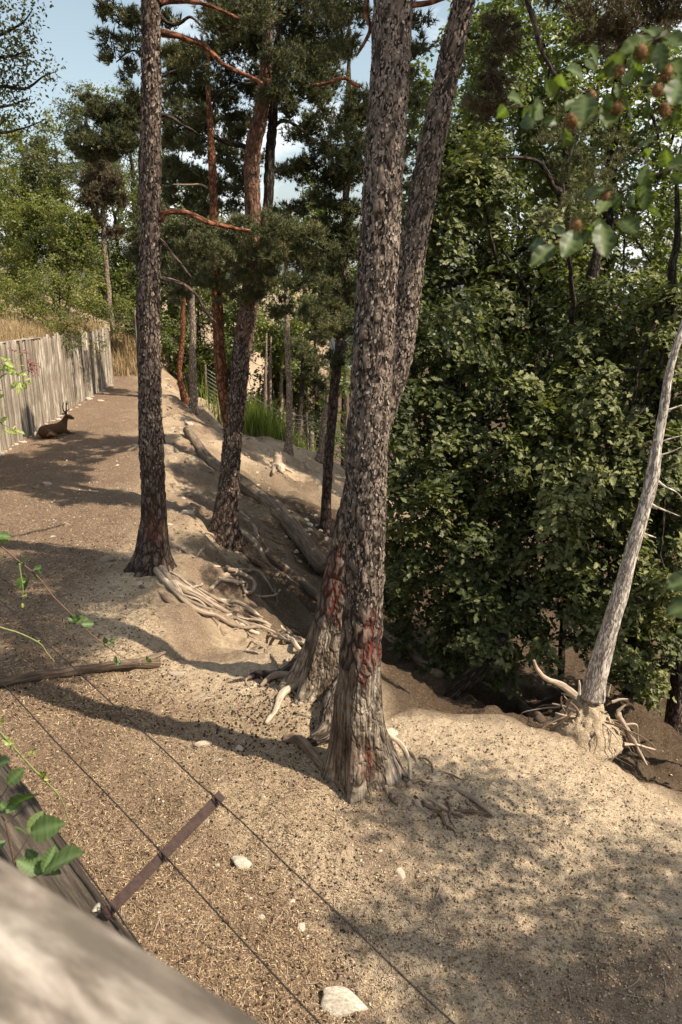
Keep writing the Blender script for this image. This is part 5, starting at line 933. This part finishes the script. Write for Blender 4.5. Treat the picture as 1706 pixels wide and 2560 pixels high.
litter_scatter(30000, .042, .16, 503, (-20, 420, 960, 1800), M['chip'], 'needle_litter')
def cones(n, size, seed, f, mat='cone', name='pine_cones'):
    g = np.random.default_rng(seed); px, py = f(g, n); a = (px - 853) / FPX; b2 = (1280 - py) / FPX; d = np.stack([a, CP + b2 * SP, -SP + b2 * CP], 1); t_ = -CAM[2] / d[:, 2]; xy = CAM[:2] + d[:, :2] * t_[:, None]
    xy = xy[edge_dist(xy[:, 0], xy[:, 1]) < .0]; n = len(xy); P = np.c_[xy, H(xy[:, 0], xy[:, 1]) + size * .3]
    tv = np.array([(0, 0, 1.3), (.8, 0, .3), (.25, .75, .2), (-.65, .47, .3), (-.65, -.47, .2), (.25, -.75, .3), (.55, 0, -.5), (-.3, .5, -.5), (-.3, -.5, -.5)]); tf = np.array([(0, 1, 2), (0, 2, 3), (0, 3, 4), (0, 4, 5), (0, 5, 1), (1, 6, 2), (2, 6, 7), (2, 7, 3), (3, 7, 4), (4, 7, 8), (4, 8, 5), (5, 8, 6), (5, 6, 1)])
    V, F, lv = scatter(tv, tf, P, g.normal(size=(n, 3)), g.uniform(0, 6.28, n), size * .5 * g.uniform(.7, 1.3, n), g.random(n)); link(name, npmesh(name, V, F), M[mat], None, 'stuff')
cones(1300, .023, 511, lambda g, n: (g.uniform(0, 900, n), g.uniform(1750, 2540, n)))
cones(420, .028, 512, lambda g, n: (g.normal(660, 90, n), g.normal(1790, 60, n)))
cones(900, .026, 513, lambda g, n: (g.uniform(0, 700, n), g.uniform(1350, 1800, n)))
cones(260, .015, 514, lambda g, n: (g.uniform(900, 1700, n), g.uniform(1880, 2540, n)))


cones(5200, .013, 515, lambda g, n: (g.uniform(820, 1706, n), g.uniform(1790, 2560, n)), 'stone', 'gravel')
cones(900, .030, 516, lambda g, n: (g.normal(1250, 260, n), g.normal(2080, 190, n)), 'rock', 'soil_clods')
cones(3000, .016, 517, lambda g, n: (g.uniform(0, 900, n), g.uniform(1500, 2560, n)), 'rock', 'gravel')
def debris(n, seed, box, lmin, lmax):
    g = random.Random(seed); T = []
    for k in range(n):
        p = G(g.uniform(box[0], box[1]), g.uniform(box[2], box[3]), .008); a = g.uniform(0, 6.28); l = g.uniform(lmin, lmax); d = np.array([math.cos(a), math.sin(a), 0]) * l
        q_ = [p - d / 2, p + np.array([g.gauss(0, l * .08), g.gauss(0, l * .08), .004]), p + d / 2]; q_ = [np.array([v[0], v[1], hz(v[0], v[1]) + .008]) for v in q_]; T.append(fixquads(*tube(q_, [.004, .0035, .0015], 6, 4)))
    V, F, tc = joined(T); link('twig_debris', npmesh('twig_debris', V, F, {'tc': ('FLOAT_VECTOR', tc)}), M['root'], None, 'stuff')
debris(150, 520, (0, 900, 1350, 2500), .05, .22); debris(70, 521, (900, 1680, 1880, 2500), .05, .2)
# ------------------------------------------------------------------ resting deer
pd_ = G(112, 1097); hd = np.array([.62, .785]); lf = np.array([-.785, .62])
deer = thing('deer', 'brown stag with small antlers resting in the shade at the foot of the palisade', 'deer', (pd_[0] + .15, pd_[1] + .25, hz(pd_[0] + .15, pd_[1] + .25)))
deer.scale = (.80, .80, .86); deer.rotation_euler = (0, 0, math.atan2(hd[1], hd[0]))
J = [((-.06, 0, .27), .25, -1), ((-.34, 0, .28), .24, 0), ((-.54, 0, .25), .16, 1), ((.22, 0, .28), .23, 0), ((.44, 0, .34), .19, 3), ((.53, -.02, .47), .14, 4), ((.59, -.05, .60), .11, 5), ((.63, -.09, .70), .10, 6), ((.69, -.19, .67), .082, 7), ((.75, -.29, .62), .054, 8), ((.78, -.34, .60), .040, 9),
     ((-.30, -.24, .19), .17, 1), ((-.02, -.34, .13), .085, 11), ((-.22, -.40, .05), .04, 12), ((.08, -.43, .035), .026, 13), ((.14, -.46, .03), .024, 14),
     ((-.32, .20, .17), .15, 1), ((-.06, .27, .10), .07, 16), ((-.24, .30, .05), .035, 17),
     ((.46, -.15, .20), .10, 4), ((.60, -.24, .10), .055, 19), ((.72, -.44, .05), .032, 20), ((.82, -.68, .03), .026, 21), ((.84, -.74, .025), .024, 22),
     ((.50, .10, .20), .09, 4), ((.68, .02, .09), .045, 24), ((.80, -.24, .045), .03, 25), ((.90, -.44, .03), .024, 26)]
me = bpy.data.meshes.new('body'); me.from_pydata([j[0] for j in J], [(k, j[2]) for k, j in enumerate(J) if j[2] >= 0], []); me.update()
bo = link('body', me, M['fur'], deer); sk = bo.modifiers.new('Skin', 'SKIN')
if not bo.data.skin_vertices: bo.data.skin_vertices.new() if hasattr(bo.data.skin_vertices, 'new') else None
for k, j in enumerate(J):
    s = bo.data.skin_vertices[0].data[k]; s.radius = (j[1] * .92, j[1] * .92); s.use_root = k == 0
sk.use_smooth_shade = True; ss = bo.modifiers.new('Sub', 'SUBSURF'); ss.levels = 2; ss.render_levels = 2
def dpart(name, tubes_, mat, kind=None):
    V, F, tc = joined([fixquads(*t) for t in tubes_]); return link(name, npmesh(name, V, F, {'tc': ('FLOAT_VECTOR', tc)}, True), mat, deer, kind)
for sgn in (-1, 1):
    ax = np.array([.62, -.08, .77]); ou = np.array([.55, .45, 0]) * sgn
    dpart('antler', [tube([ax + ou * .05, ax + ou * .22 + [-.04, 0, .14], ax + ou * .30 + [-.03, .0, .30], ax + ou * .24 + [.02, 0, .44]], [.034, .028, .022, .010], 14, 7), tube([ax + ou * .15 + [-.02, 0, .08], ax + ou * .22 + [.08, -.06, .15]], [.022, .009], 6, 5), tube([ax + ou * .30 + [-.03, 0, .29], ax + ou * .42 + [.02, -.04, .38]], [.02, .008], 6, 5)], M['antler'])
    e0 = np.array([.60, -.08, .75]) + ou * .07; dpart('ear', [tube([e0, e0 + ou * .12 + [-.03, .02, .05], e0 + ou * .24 + [-.05, .03, .07]], [.02, .06, .01], 10, 8, flat=.4)], M['fur'])
    q_ = np.array([.685, -.155, .71]) + ou * .085; dpart('eye', [tube([q_ - [0, 0, .012], q_, q_ + [0, 0, .012]], [.006, .015, .006], 5, 8)], M['eye'])
dpart('tail', [tube([(-.66, -.02, .30), (-.72, -.05, .24), (-.74, -.06, .16)], [.03, .045, .015], 8, 8)], M['furlight'])
dpart('haunch_patch', [tube([(-.44, -.33, .16), (-.36, -.40, .24), (-.22, -.40, .20), (-.10, -.385, .14)], [.03, .07, .06, .02], 12, 8, flat=.5)], mat_plain('deer_flank_fur', (.17, .10, .055), .9, .3, 12))
dpart('throat_patch', [tube([(.72, -.25, .58), (.67, -.16, .59), (.63, -.10, .57)], [.012, .026, .01], 8, 8)], M['furlight'])

# ------------------------------------------------------------------ platform edge: bank, beam, rail, outrigger and wires
BD = np.array([-.64, .77]); BD /= np.linalg.norm(BD); BN = np.array([-BD[1], BD[0]])      # BN points inward (away from the enclosure)
BP = np.array([-.69, 1.756])
uu, vv = np.meshgrid(np.linspace(-4, 7, 90), np.r_[[0, 0], np.linspace(.05, 3, 30), [5, 8]], indexing='ij')
gx2 = BP[0] + BD[0] * uu + BN[0] * (vv + .14); gy2 = BP[1] + BD[1] * uu + BN[1] * (vv + .14)
gz2 = 3.17 + fbm(np.stack([gx2.ravel(), gy2.ravel(), 0 * gx2.ravel()], 1) * 4, 3, 91).reshape(gx2.shape) * .02; gz2[:, 0] = -.6
nv = vv.shape[1]; i_ = np.arange(uu.shape[0] - 1)[:, None] * nv; j_ = np.arange(nv - 1)[None]; F = np.stack([i_ + j_, i_ + j_ + 1, i_ + nv + j_ + 1, i_ + nv + j_], 2).reshape(-1, 4)
one = np.ones(gx2.size); link('bank', npmesh('bank', np.stack([gx2.ravel(), gy2.ravel(), gz2.ravel()], 1), F, {'litter': ('FLOAT', one), 'pale': ('FLOAT', one * 0), 'leafmould_shade': ('FLOAT', one * .8)}, False), M['ground'], None, 'structure')
def bar_sweep(p0, p1, side, up, w_, h_, rows, bev, wob, seed):
    """rounded rectangular section swept from p0 to p1; side/up are unit vectors, w_ along side, h_ along up (down from the top)"""
    sec = []
    for cx, cy, a0 in ((w_ - bev, -bev, 0), (bev, -bev, 90), (bev, -h_ + bev, 180), (w_ - bev, -h_ + bev, 270)):
        for a in (0, 30, 60, 90): sec.append((cx + bev * math.cos(R(a0 + a)), cy + bev * math.sin(R(a0 + a))))
    # extra points over the top face
    top = [(w_ - bev - (w_ - 2 * bev) * f, 0) for f in (.2, .4, .6, .8)]; sec = sec[:4] + top + sec[4:]
    sec = np.array(sec); n = len(sec); t = np.linspace(0, 1, rows); P = p0 + (p1 - p0) * t[:, None]; Ln = np.linalg.norm(p1 - p0)
    V = P[:, None] + sec[None, :, 0:1] * side + sec[None, :, 1:2] * up
    tc = np.stack([np.broadcast_to(sec[:, 0], (rows, n)), np.broadcast_to(sec[:, 1], (rows, n)), np.broadcast_to((t * Ln)[:, None], (rows, n))], 2).reshape(-1, 3)
    nn_ = fbm(tc * np.array([60, 60, 3.0]), 3, seed) * wob + fbm(tc * np.array([0, 0, 5.0]) , 2, seed + 5) * wob * .8
    ctr = np.array([w_ / 2, -h_ / 2]); dr = sec - ctr; dr /= np.linalg.norm(dr, axis=1)[:, None]
    V = (V + (dr[None, :, 0:1] * side + dr[None, :, 1:2] * up) * nn_.reshape(rows, n, 1)).reshape(-1, 3)
    i = np.arange(rows - 1)[:, None] * n; j = np.arange(n)[None]; j2 = (j + 1) % n; F = np.stack([i + j, i + j2, i + n + j2, i + n + j], 2).reshape(-1, 4)
    c0 = len(V); V = np.vstack([V, P[0] + side * w_ / 2 - up * h_ / 2, P[-1] + side * w_ / 2 - up * h_ / 2]); tc = np.vstack([tc, tc[0], tc[-1]]); k = np.arange(n); k2 = (k + 1) % n
    T = np.vstack([F[:, [0, 1, 2]], F[:, [0, 2, 3]], np.stack([k2, k, np.full(n, c0)], 1), np.stack([c0 - n + k, c0 - n + k2, np.full(n, c0 + 1)], 1)]); return V, T, tc
up3 = np.array([0, 0, 1.0]); bd3 = np.array([*BD, 0]); bn3 = np.array([*BN, 0]); bp3 = np.array([*BP, 3.3])
beam = thing('edge_beam', 'dark furrowed timber beam edging the bank under the handrail', 'beam', bp3)
V, F, tc = bar_sweep(bp3 - bd3 * 2.6, bp3 + bd3 * 5, bn3, up3, .15, .16, 260, .02, .006, 601); part('timber', V, F, M['beam'], beam, {'tc': ('FLOAT_VECTOR', tc)}, False)
g = np.random.default_rng(603); u0 = g.normal(size=(1, 3)); sp = bp3 + bd3 * (-.19) + bn3 * .035 + [0, 0, .004]; me_ = stones[2].copy(); me_.materials.clear()
dr_ = link('bird_dropping', me_, M['white_stone'], beam); dr_.location = tuple(sp - np.array(beam.location)); dr_.scale = (.010, .016, .004)
rd3 = np.array([.84, -.542, 0.0]); rd3 /= np.linalg.norm(rd3); rn3 = np.array([-rd3[1] * -1, 0, 0]); rn3 = np.array([rd3[1], -rd3[0], 0.0])   # towards the camera side
A0 = np.array([-.275, .536, 4.35]); rail = thing('handrail', 'weathered grey wooden handrail crossing the lower left corner, out of focus', 'handrail', A0 - rd3 * .9 - [0, 0, 1.16])
V, F, tc = bar_sweep(A0 - rd3 * 1.0, A0 + rd3 * 1.2, rn3, up3, .17, .055, 160, .016, .0022, 611); part('rail', V, F, M['rail'], rail, {'tc': ('FLOAT_VECTOR', tc)}, True)
for f in (-.9, 1.1):
    c = A0 + rd3 * f + rn3 * .04; V, F, tc = bar_sweep(c - [0, 0, 1.2], c - [0, 0, .056], rd3, rn3 * -1, .09, .09, 20, .01, .001, 613); part('post', V, F, M['rail'], rail, {'tc': ('FLOAT_VECTOR', tc)}, True)
# outrigger
o0, o1 = QZ(262, 2290, 3.315), np.array([-.326, 1.80, 3.45]); o1 = Q(556, 1986, 1.805); dro = (o1 - o0) / np.linalg.norm(o1 - o0); vw = (CAM - o0) / np.linalg.norm(CAM - o0); sd = np.cross(dro, vw); sd /= np.linalg.norm(sd); nup = np.cross(sd, dro)
arm = thing('wire_outrigger', 'rusty flat steel arm sticking out from the dark beam with wires tied to it', 'fence arm', o0)
V, F, tc = bar_sweep(o0 - sd * .0135, o1 - sd * .0135, sd, nup, .027, .006, 24, .002, .0004, 621); part('bar', V, F, M['rust'], arm, {'tc': ('FLOAT_VECTOR', tc)}, False)
g = np.random.default_rng(622)
for k, (px, py) in enumerate([(541, 2003), (402, 2138), (281, 2268)]):
    f = ((px - 262) / (556 - 262)); w0_ = o0 + (o1 - o0) * f + nup * .007
    wd_ = [np.array([-.640, .768, .0]), np.array([-.655, .755, .0]), np.array([-.640, .77, 0])][k]; wd_ = wd_ / np.linalg.norm(wd_)
    s_ = np.linspace(-2.6, 5.5, 130); P_ = w0_ + wd_ * s_[:, None]; P_[:, 2] += -.004 * np.abs(s_) * (3 - np.minimum(np.abs(s_), 3)) + np.interp(s_, np.linspace(-2.6, 5.5, 40), g.normal(0, .0022, 40)) * (np.abs(s_) > .05)
    tube_part('wire', P_, [.0021, .0021], M['wire'], arm, 200, 5, seed=630 + k)
    h_ = sd * .021; lp = [w0_ + wd_ * .012 + nup * .002, w0_ + h_ * .9 + nup * .004, w0_ + h_ - nup * .009, w0_ - h_ * 1.0 - nup * .009, w0_ - h_ + nup * .003, w0_ - wd_ * .012 + nup * .003, w0_ - wd_ * .03 + h_ * .5 + nup * .004, w0_ - wd_ * .055 - [0, 0, .012]]
    tube_part('wire_tie', lp, [.0018, .0018], M['wire'], arm, 50, 5)

# ------------------------------------------------------------------ broad foreground leaves, each a mesh
def leaf_mesh(base, tip, wr, nrm, seed, curl=.12, serr=0.0, pleat=.0, npt=1.0, stations=11, wave=.05):
    g = np.random.default_rng(seed); base = np.array(base); tip = np.array(tip); ax = tip - base; Lh = np.linalg.norm(ax); ax = ax / Lh; nrm = np.array(nrm, float); nrm -= ax * nrm.dot(ax); nrm /= np.linalg.norm(nrm); sd_ = np.cross(nrm, ax)
    V, ve = [], []; ph = g.uniform(0, 6)
    for k in range(stations):
        t = k / (stations - 1); wdt = wr * Lh * (math.sin(math.pi * min(1, (t * .97 + .03)) ** (.80 * npt)) ** .85) * .5; c = base + ax * (t * Lh) + nrm * (-curl * Lh * t * t)
        for m_ in (-1, -.5, 0, .5, 1):
            e = wdt * m_ * (1 + (serr * ((k % 2) * 2 - 1) if abs(m_) == 1 else 0)); z = abs(m_) * wdt * .30 + math.sin(k * 1.9 + ph) * wave * Lh * abs(m_) + pleat * Lh * ((k % 2) * 2 - 1) * (abs(m_) == .5)
            V.append(c + sd_ * e + nrm * z + ax * (abs(m_) * wdt * .35)); ve.append(.75 if m_ == 0 else (.30 if k % 2 == 0 else 0))
    F = [(k * 5 + j, k * 5 + j + 1, k * 5 + j + 6, k * 5 + j + 5) for k in range(stations - 1) for j in range(4)]; return np.array(V), np.array(F), np.array(ve)
def leaf_part(parent, b_, t_, Y, wr, mat, seed, tone=.5, dy=(0, 0), face=1.1, name='leaf', **kw):
    g = np.random.default_rng(seed); B_ = Q(*b_, Y + dy[0]); T_ = Q(*t_, Y + dy[1]); v_ = (CAM - B_) / np.linalg.norm(CAM - B_); n_ = v_ * face + np.array([0, 0, .55]) + g.normal(size=3) * .45
    V, F, ve = leaf_mesh(B_, T_, wr, n_, seed, **kw); return part(name, V, F, mat, parent, {'lv': ('FLOAT', np.full(len(V), np.clip(tone + g.normal(0, .22), 0, 1))), 'vein': ('FLOAT', ve)}, True)
def c3(p): return (1206 + p[0] / 3.136, 50 + p[1] / 3.136)
YB = 1.45
lim = tube_part('low_limb', [(6.95, 2.0, 4.6), (4.2, 1.7, 5.6), (2.2, 1.55, 5.75), Q(1760, 100, YB)], [.06, .03, .015, .006], M['twig'], beech, 60, 8, .03, 640)
for k, (pp, a) in enumerate([([(1760, 330), (1590, 500), (1380, 522), (1180, 532), (1000, 502), (820, 568), (640, 582), (540, 612), (400, 680), (200, 692)], 11), ([(1740, 150), (1480, 120), (1370, 150), (1250, 200), (1120, 240), (950, 330), (860, 420)], 9), ([(1740, 840), (1568, 940), (1440, 1000), (1330, 1090), (1290, 1140)], 8), ([(1740, 1080), (1480, 1180), (1200, 1290), (1060, 1370), (920, 1540), (800, 1640), (660, 1690), (560, 1770), (470, 1790)], 9), ([(1200, 1010), (1240, 1080), (1290, 1140), (1320, 1200)], 12)]):
    P_ = [Q(*c3(p), YB + .02 * math.sin(i * 2 + k)) for i, p in enumerate(pp)]; tube_part('twig', P_, [a / 2 / 3.136 / FPX * YB * 1.1, a / 2 / 3.136 / FPX * YB * .8, a / 5 / 3.136 / FPX * YB], M['twig'], beech, 60, 7, .004, 641 + k)
tube_part('twig', [Q(1900, -200, YB), Q(1780, 60, YB), Q(1790, 400, YB), Q(1800, 420, YB)], [.006, .005, .003], M['twig'], beech, 30, 6)
BL = [(1340, 150, 1075, 240), (1350, 130, 1290, 40), (1390, 180, 1400, 400), (1420, 125, 1590, 180), (1330, 190, 1290, 345), (1190, 210, 1150, 370), (900, 340, 860, 215), (800, 460, 680, 365), (1110, 260, 900, 490), (890, 400, 820, 290), (805, 590, 790, 770), (745, 620, 650, 705), (1140, 590, 1150, 775), (960, 590, 1020, 690), (1035, 670, 980, 805), (770, 780, 895, 735), (655, 850, 650, 985),
      (570, 600, 510, 475), (310, 655, 225, 590), (190, 690, 130, 750), (400, 690, 300, 765), (460, 660, 395, 745), (600, 785, 480, 800), (1360, 440, 1220, 510), (1150, 390, 1130, 520), (1500, 300, 1550, 460), (1430, 420, 1540, 570), (1300, 590, 1290, 730), (1420, 770, 1420, 850), (1500, 560, 1580, 640), (1340, 1020, 1190, 1080), (1440, 1000, 1465, 1190), (1480, 1100, 1590, 1110), (1480, 1215, 1590, 1275), (1300, 1150, 1265, 1310), (1275, 1290, 1290, 1500),
      (1030, 1305, 825, 1372), (1090, 1370, 990, 1465), (1100, 1570, 1195, 1660), (910, 1550, 930, 1770), (935, 1600, 972, 1840), (870, 1600, 805, 1690), (765, 1640, 720, 1800), (745, 1655, 640, 1845), (665, 1680, 550, 1635), (485, 1780, 365, 1750), (545, 1775, 425, 1905), (1330, 930, 1275, 965), (1050, 500, 1080, 620), (1230, 320, 1180, 440), (1450, 620, 1440, 760), (1540, 480, 1500, 640), (1520, 700, 1500, 840), (620, 420, 640, 560), (980, 1420, 920, 1500), (1180, 1340, 1170, 1450)]
gq = random.Random(12); BL = BL + [(a + gq.uniform(-25, 25), b1 + gq.uniform(-20, 20), c1 + gq.uniform(-75, 75), d1 + gq.uniform(-45, 70)) for a, b1, c1, d1 in BL[::1] if gq.random() < .4]
for k, (a, b1, c1, d1) in enumerate(BL): leaf_part(beech, c3((a, b1)), c3((c1, d1)), YB + .03 * math.sin(k * 2.3), .60, M['beech'], 700 + k, .5, (0, .05 * math.sin(k * 1.7)), wave=.03, serr=.05)
def husk(px, py, r, seed):
    g = np.random.default_rng(seed); c = Q(px, py, YB - .01); n = 130; d = g.normal(size=(n, 3)); d /= np.linalg.norm(d, axis=1)[:, None]; s = np.cross(d, g.normal(size=(n, 3))); s /= np.linalg.norm(s, axis=1)[:, None]
    k = d * np.array([1, 1, 1.15]); Vs = np.stack([c + k * r * .75 - s * r * .05, c + k * r * .75 + s * r * .05, c + (k + g.normal(size=(n, 3)) * .16) * r * 1.3], 1).reshape(-1, 3); Fs = np.arange(n * 3).reshape(-1, 3)
    u_ = np.linspace(0, 6.283, 12, endpoint=False); v2 = np.linspace(.05, 3.09, 8); U_, W_ = np.meshgrid(u_, v2); S_ = np.stack([np.sin(W_) * np.cos(U_), np.sin(W_) * np.sin(U_), np.cos(W_) * 1.2], 2).reshape(-1, 3); i = np.arange(7)[:, None] * 12; j = np.arange(12)[None]
    q = np.stack([i + j, i + 12 + j, i + 12 + (j + 1) % 12, i + (j + 1) % 12], 2).reshape(-1, 4); T_ = np.vstack([q[:, [0, 1, 2]], q[:, [0, 2, 3]]]); part('husk', np.vstack([Vs, c + S_ * r * .8]), np.vstack([Fs, T_ + len(Vs)]), M['husk'], beech)
for k, (x, y, r) in enumerate([(1250, 250, 48), (1075, 385, 44), (1440, 410, 52), (1375, 548, 46), (1430, 705, 46), (860, 592, 34), (1055, 690, 44), (705, 785, 52), (740, 1605, 42), (965, 1378, 38)]): husk(*c3((x, y)), r / 3.136 / FPX * YB * 1.05, 760 + k)
for k, (a, b1) in enumerate([((1760, 1440), (1662, 1466)), ((1765, 1500), (1664, 1534)), ((1760, 1560), (1690, 1580))]): leaf_part(beech, a, b1, 1.15, .62, M['beech'], 790 + k, .15, (0, 0), 1.0)
tube_part('twig', [Q(1900, 900, 1.2), Q(1800, 1300, 1.15), Q(1758, 1440, 1.15), Q(1765, 1570, 1.15)], [.004, .003, .002], M['twig'], beech, 20, 6)

# elder at the left edge
YE = 4.6
def c8(p): return (p[0] / 3.92, 850 + p[1] / 3.92)
elder = thing('elder_bush', 'elder twigs with yellow green leaves and pinkish berry sprays at the left edge', 'bush', (-3.6, 4.6, 3.1))
for k, pp in enumerate([[(-500, 900), (-200, 700), (-40, 420), (60, 330), (170, 330), (250, 290), (315, 320)], [(-200, 500), (-60, 290), (40, 300), (130, 230), (180, 150), (160, 110)], [(-300, 900), (-60, 800), (60, 840), (130, 880)], [(-200, 1000), (-40, 960), (20, 930), (60, 900)], [(170, 330), (190, 400)], [(250, 295), (290, 250)], [(180, 150), (230, 120), (280, 125)], [(160, 115), (110, 90)]]):
    tube_part('twig', [Q(*c8(p), YE + (.02 * i)) for i, p in enumerate(pp)], [.006, .004, .002] if k < 4 else [.002, .0015], M['greenstem'], elder, 30, 6, .004, 800 + k)
tube_part('stem', [(-3.6, 4.6, 3.0), (-3.4, 4.6, 3.2), Q(*c8((-500, 900)), YE)], [.02, .014, .007], M['twig'], elder, 20, 7)
EL = [(85, 205, 0, 158), (75, 200, 115, 178), (130, 270, 45, 195), (140, 300, 50, 290), (165, 310, 5, 245), (160, 255, 235, 240), (240, 325, 165, 352), (165, 350, 80, 318), (200, 335, 290, 340), (245, 390, 308, 374), (170, 400, 108, 485), (190, 400, 218, 475), (185, 430, 188, 540), (235, 410, 262, 485), (250, 410, 315, 432), (40, 385, -20, 378), (-10, 505, 32, 488), (-10, 560, 36, 540), (-20, 700, 24, 675), (85, 762, -5, 792), (15, 800, 38, 880), (128, 875, 160, 832), (148, 884, 252, 917), (95, 888, 165, 922), (45, 880, 105, 905), (60, 240, 20, 330), (210, 360, 240, 330)]
for k, (a, b1, c1, d1) in enumerate(EL): leaf_part(elder, c8((a, b1)), c8((c1, d1)), YE + .04 * math.sin(k * 2), .42, M['elder'], 810 + k, .6, (0, .03 * math.sin(k)), stations=9)
g = np.random.default_rng(850); bp_ = [(a + g.normal(0, b2), c_ + g.normal(0, d2)) for a, b2, c_, d2, n in [(330, 32, 280, 38, 70), (285, 12, 215, 22, 22), (120, 26, 95, 12, 16), (245, 32, 122, 12, 22)] for _ in range(n)]
ico = npmesh('tmp', *(lambda m: (m[0], m[1]))((lambda: (lambda bm: (bmesh.ops.create_icosphere(bm, subdivisions=1, radius=1), (np.array([v.co[:] for v in bm.verts]), np.array([[v.index for v in f.verts] for f in bm.faces])))[1])(bmesh.new()))()))
iv = np.array([v.co[:] for v in ico.vertices]); it = np.array([p.vertices[:] for p in ico.polygons]); bpos = np.array([Q(*c8(p), YE + .03 + g.normal(0, .03)) for p in bp_])
part('berries', (bpos[:, None] + iv[None] * .0042 * g.uniform(.7, 1.2, (len(bpos), 1, 1))).reshape(-1, 3), (it[None] + (np.arange(len(bpos)) * len(iv))[:, None, None]).reshape(-1, 3), M['berry'], elder, None, True, 'stuff')
hub = Q(*c8((290, 250)), YE + .03); sp_ = [fixquads(*tube([hub + (p - hub) * .05, (hub + p) / 2 + [0, 0, .004], p], [.0012, .0008], 5, 3)) for p in bpos[:92:2]]; V, F, tc = joined(sp_); part('berry_stalks', V, F, M['berry'], elder, {'tc': ('FLOAT_VECTOR', tc)}, False, 'stuff')
# bramble over the beam
def c4(p): return (p[0] / 3.136, 1800 + p[1] / 3.136)
YR = 1.62
bram = thing('bramble', 'bramble with toothed green leaves growing over the dark beam', 'bramble', (*Q(*c4((60, 1000)), 1.5)[:2], 3.16))
for k, pp in enumerate([[(130, 1240), (100, 1090), (60, 900), (30, 790), (-20, 720)], [(100, 1100), (150, 1030), (210, 930), (240, 890)], [(160, 1280), (250, 1240), (330, 1210), (345, 1190)], [(60, 800), (150, 730), (200, 680)], [(-40, 640), (30, 570), (70, 500)]]):
    tube_part('stem', [Q(*c4(p), YR - .03 * i * 0) for i, p in enumerate(pp)], [.0036, .003, .002] if k == 0 else [.0018, .0012], M['bramstem'], bram, 24, 6, .004, 860 + k)
for k, (a, b1, c1, d1) in enumerate([(215, 905, 108, 825), (225, 890, 335, 715), (240, 890, 485, 808), (335, 1200, 130, 1095), (340, 1195, 440, 985), (350, 1190, 628, 1015), (340, 1215, 475, 1188), (300, 1200, 215, 1005), (60, 720, -10, 640), (90, 690, 298, 545), (50, 730, 180, 600), (60, 500, 182, 385), (-20, 360, 62, 310), (-40, 1020, 45, 940), (-30, 1000, 30, 985)]):
    leaf_part(bram, c4((a, b1)), c4((c1, d1)), YR + .02 * math.sin(k), .58, M['bramble'], 870 + k, .5, (0, .03 * math.sin(k * 2)), .9, serr=.10, pleat=.012, stations=17, wave=.012)
# long canes arching over the path
def c5(p): return (p[0] / 1.838, 1300 + p[1] / 1.838)
def cane(label, pp, Y, lv, seed, mat, lmat):
    P_ = [Q(*c5(p[:2]), Y + (p[2] if len(p) > 2 else 0)) for p in pp]; t = thing('bramble_cane', label, 'bramble', P_[0])
    tube_part('cane', P_, [.0045, .0035, .0016], M[mat], t, 60, 6, .004, seed)
    for k, (a, b1, c1, d1) in enumerate(lv): leaf_part(t, c5((a, b1)), c5((c1, d1)), Y, .55, M[lmat], seed + k, .6, (0, .04 * math.sin(k * 2.1)), .8, serr=.08, stations=9)
cane('dark bramble cane with scattered green leaves slanting down over the path', [(-200, -120), (-60, 60), (60, 170), (170, 260), (240, 350), (330, 440), (420, 530), (500, 590), (580, 640), (660, 662)], 3.6, [(-20, 70, 55, 75), (0, 80, 40, 110), (120, 190, 130, 165), (110, 190, 70, 215), (100, 230, 85, 245), (150, 230, 190, 215), (160, 250, 165, 280), (180, 225, 185, 250), (345, 470, 400, 450), (350, 470, 310, 440), (370, 480, 438, 475), (355, 475, 345, 435), (480, 560, 545, 545), (500, 560, 470, 550), (505, 565, 525, 575), (535, 660, 530, 625), (540, 670, 555, 640), (675, 655, 690, 630), (100, 245, 105, 330), (20, 165, 10, 180)], 900, 'bramstem', 'bramble')
cane('bare pale bramble cane crossing the wires at the left edge', [(-160, 440), (0, 492), (90, 520), (180, 565), (215, 610), (250, 650)], 3.3, [(170, 560, 185, 552)], 930, 'greenstem', 'elder')
cane('thin yellowish bramble cane with small yellow leaves above the beam', [(-120, 820), (0, 972), (60, 1040), (150, 1140), (230, 1220), (280, 1280), (310, 1360), (320, 1390)], 2.6, [(10, 1010, 65, 1030), (30, 1010, 20, 985), (60, 1045, 45, 1040), (125, 1075, 150, 1062), (150, 1070, 170, 1068), (190, 1180, 205, 1165), (200, 1190, 225, 1195), (-5, 925, 18, 935), (0, 930, 10, 910)], 940, 'greenstem', 'elder')
cane('drooping bramble tip with pale leaves hanging at the left edge', [(90, 200), (100, 260), (108, 320), (100, 395)], 3.55, [(100, 290, 118, 280), (100, 300, 85, 315), (105, 350, 120, 345), (102, 380, 108, 405)], 950, 'greenstem', 'elder')
# fallen dead leaves on the bank
g = np.random.default_rng(970); n = 260; pos = np.stack([g.uniform(-1.6, -.5, n), g.uniform(1.2, 2.2, n), np.full(n, 3.19) + g.uniform(0, .02, n)], 1)
keep = ((pos[:, :2] - BP) @ BN) > .16; pos = pos[keep]; V, F, lv = scatter(OVA_V, OVA_F, pos, np.array([0, 0, 1.0]) + g.normal(size=pos.shape) * .4, g.uniform(0, 6.3, len(pos)), g.uniform(.03, .07, len(pos)), g.uniform(0, .8, len(pos))); link('dead_leaves', npmesh('dead_leaves', V, F, {'lv': ('FLOAT', lv)}), M['chip'], None, 'stuff')
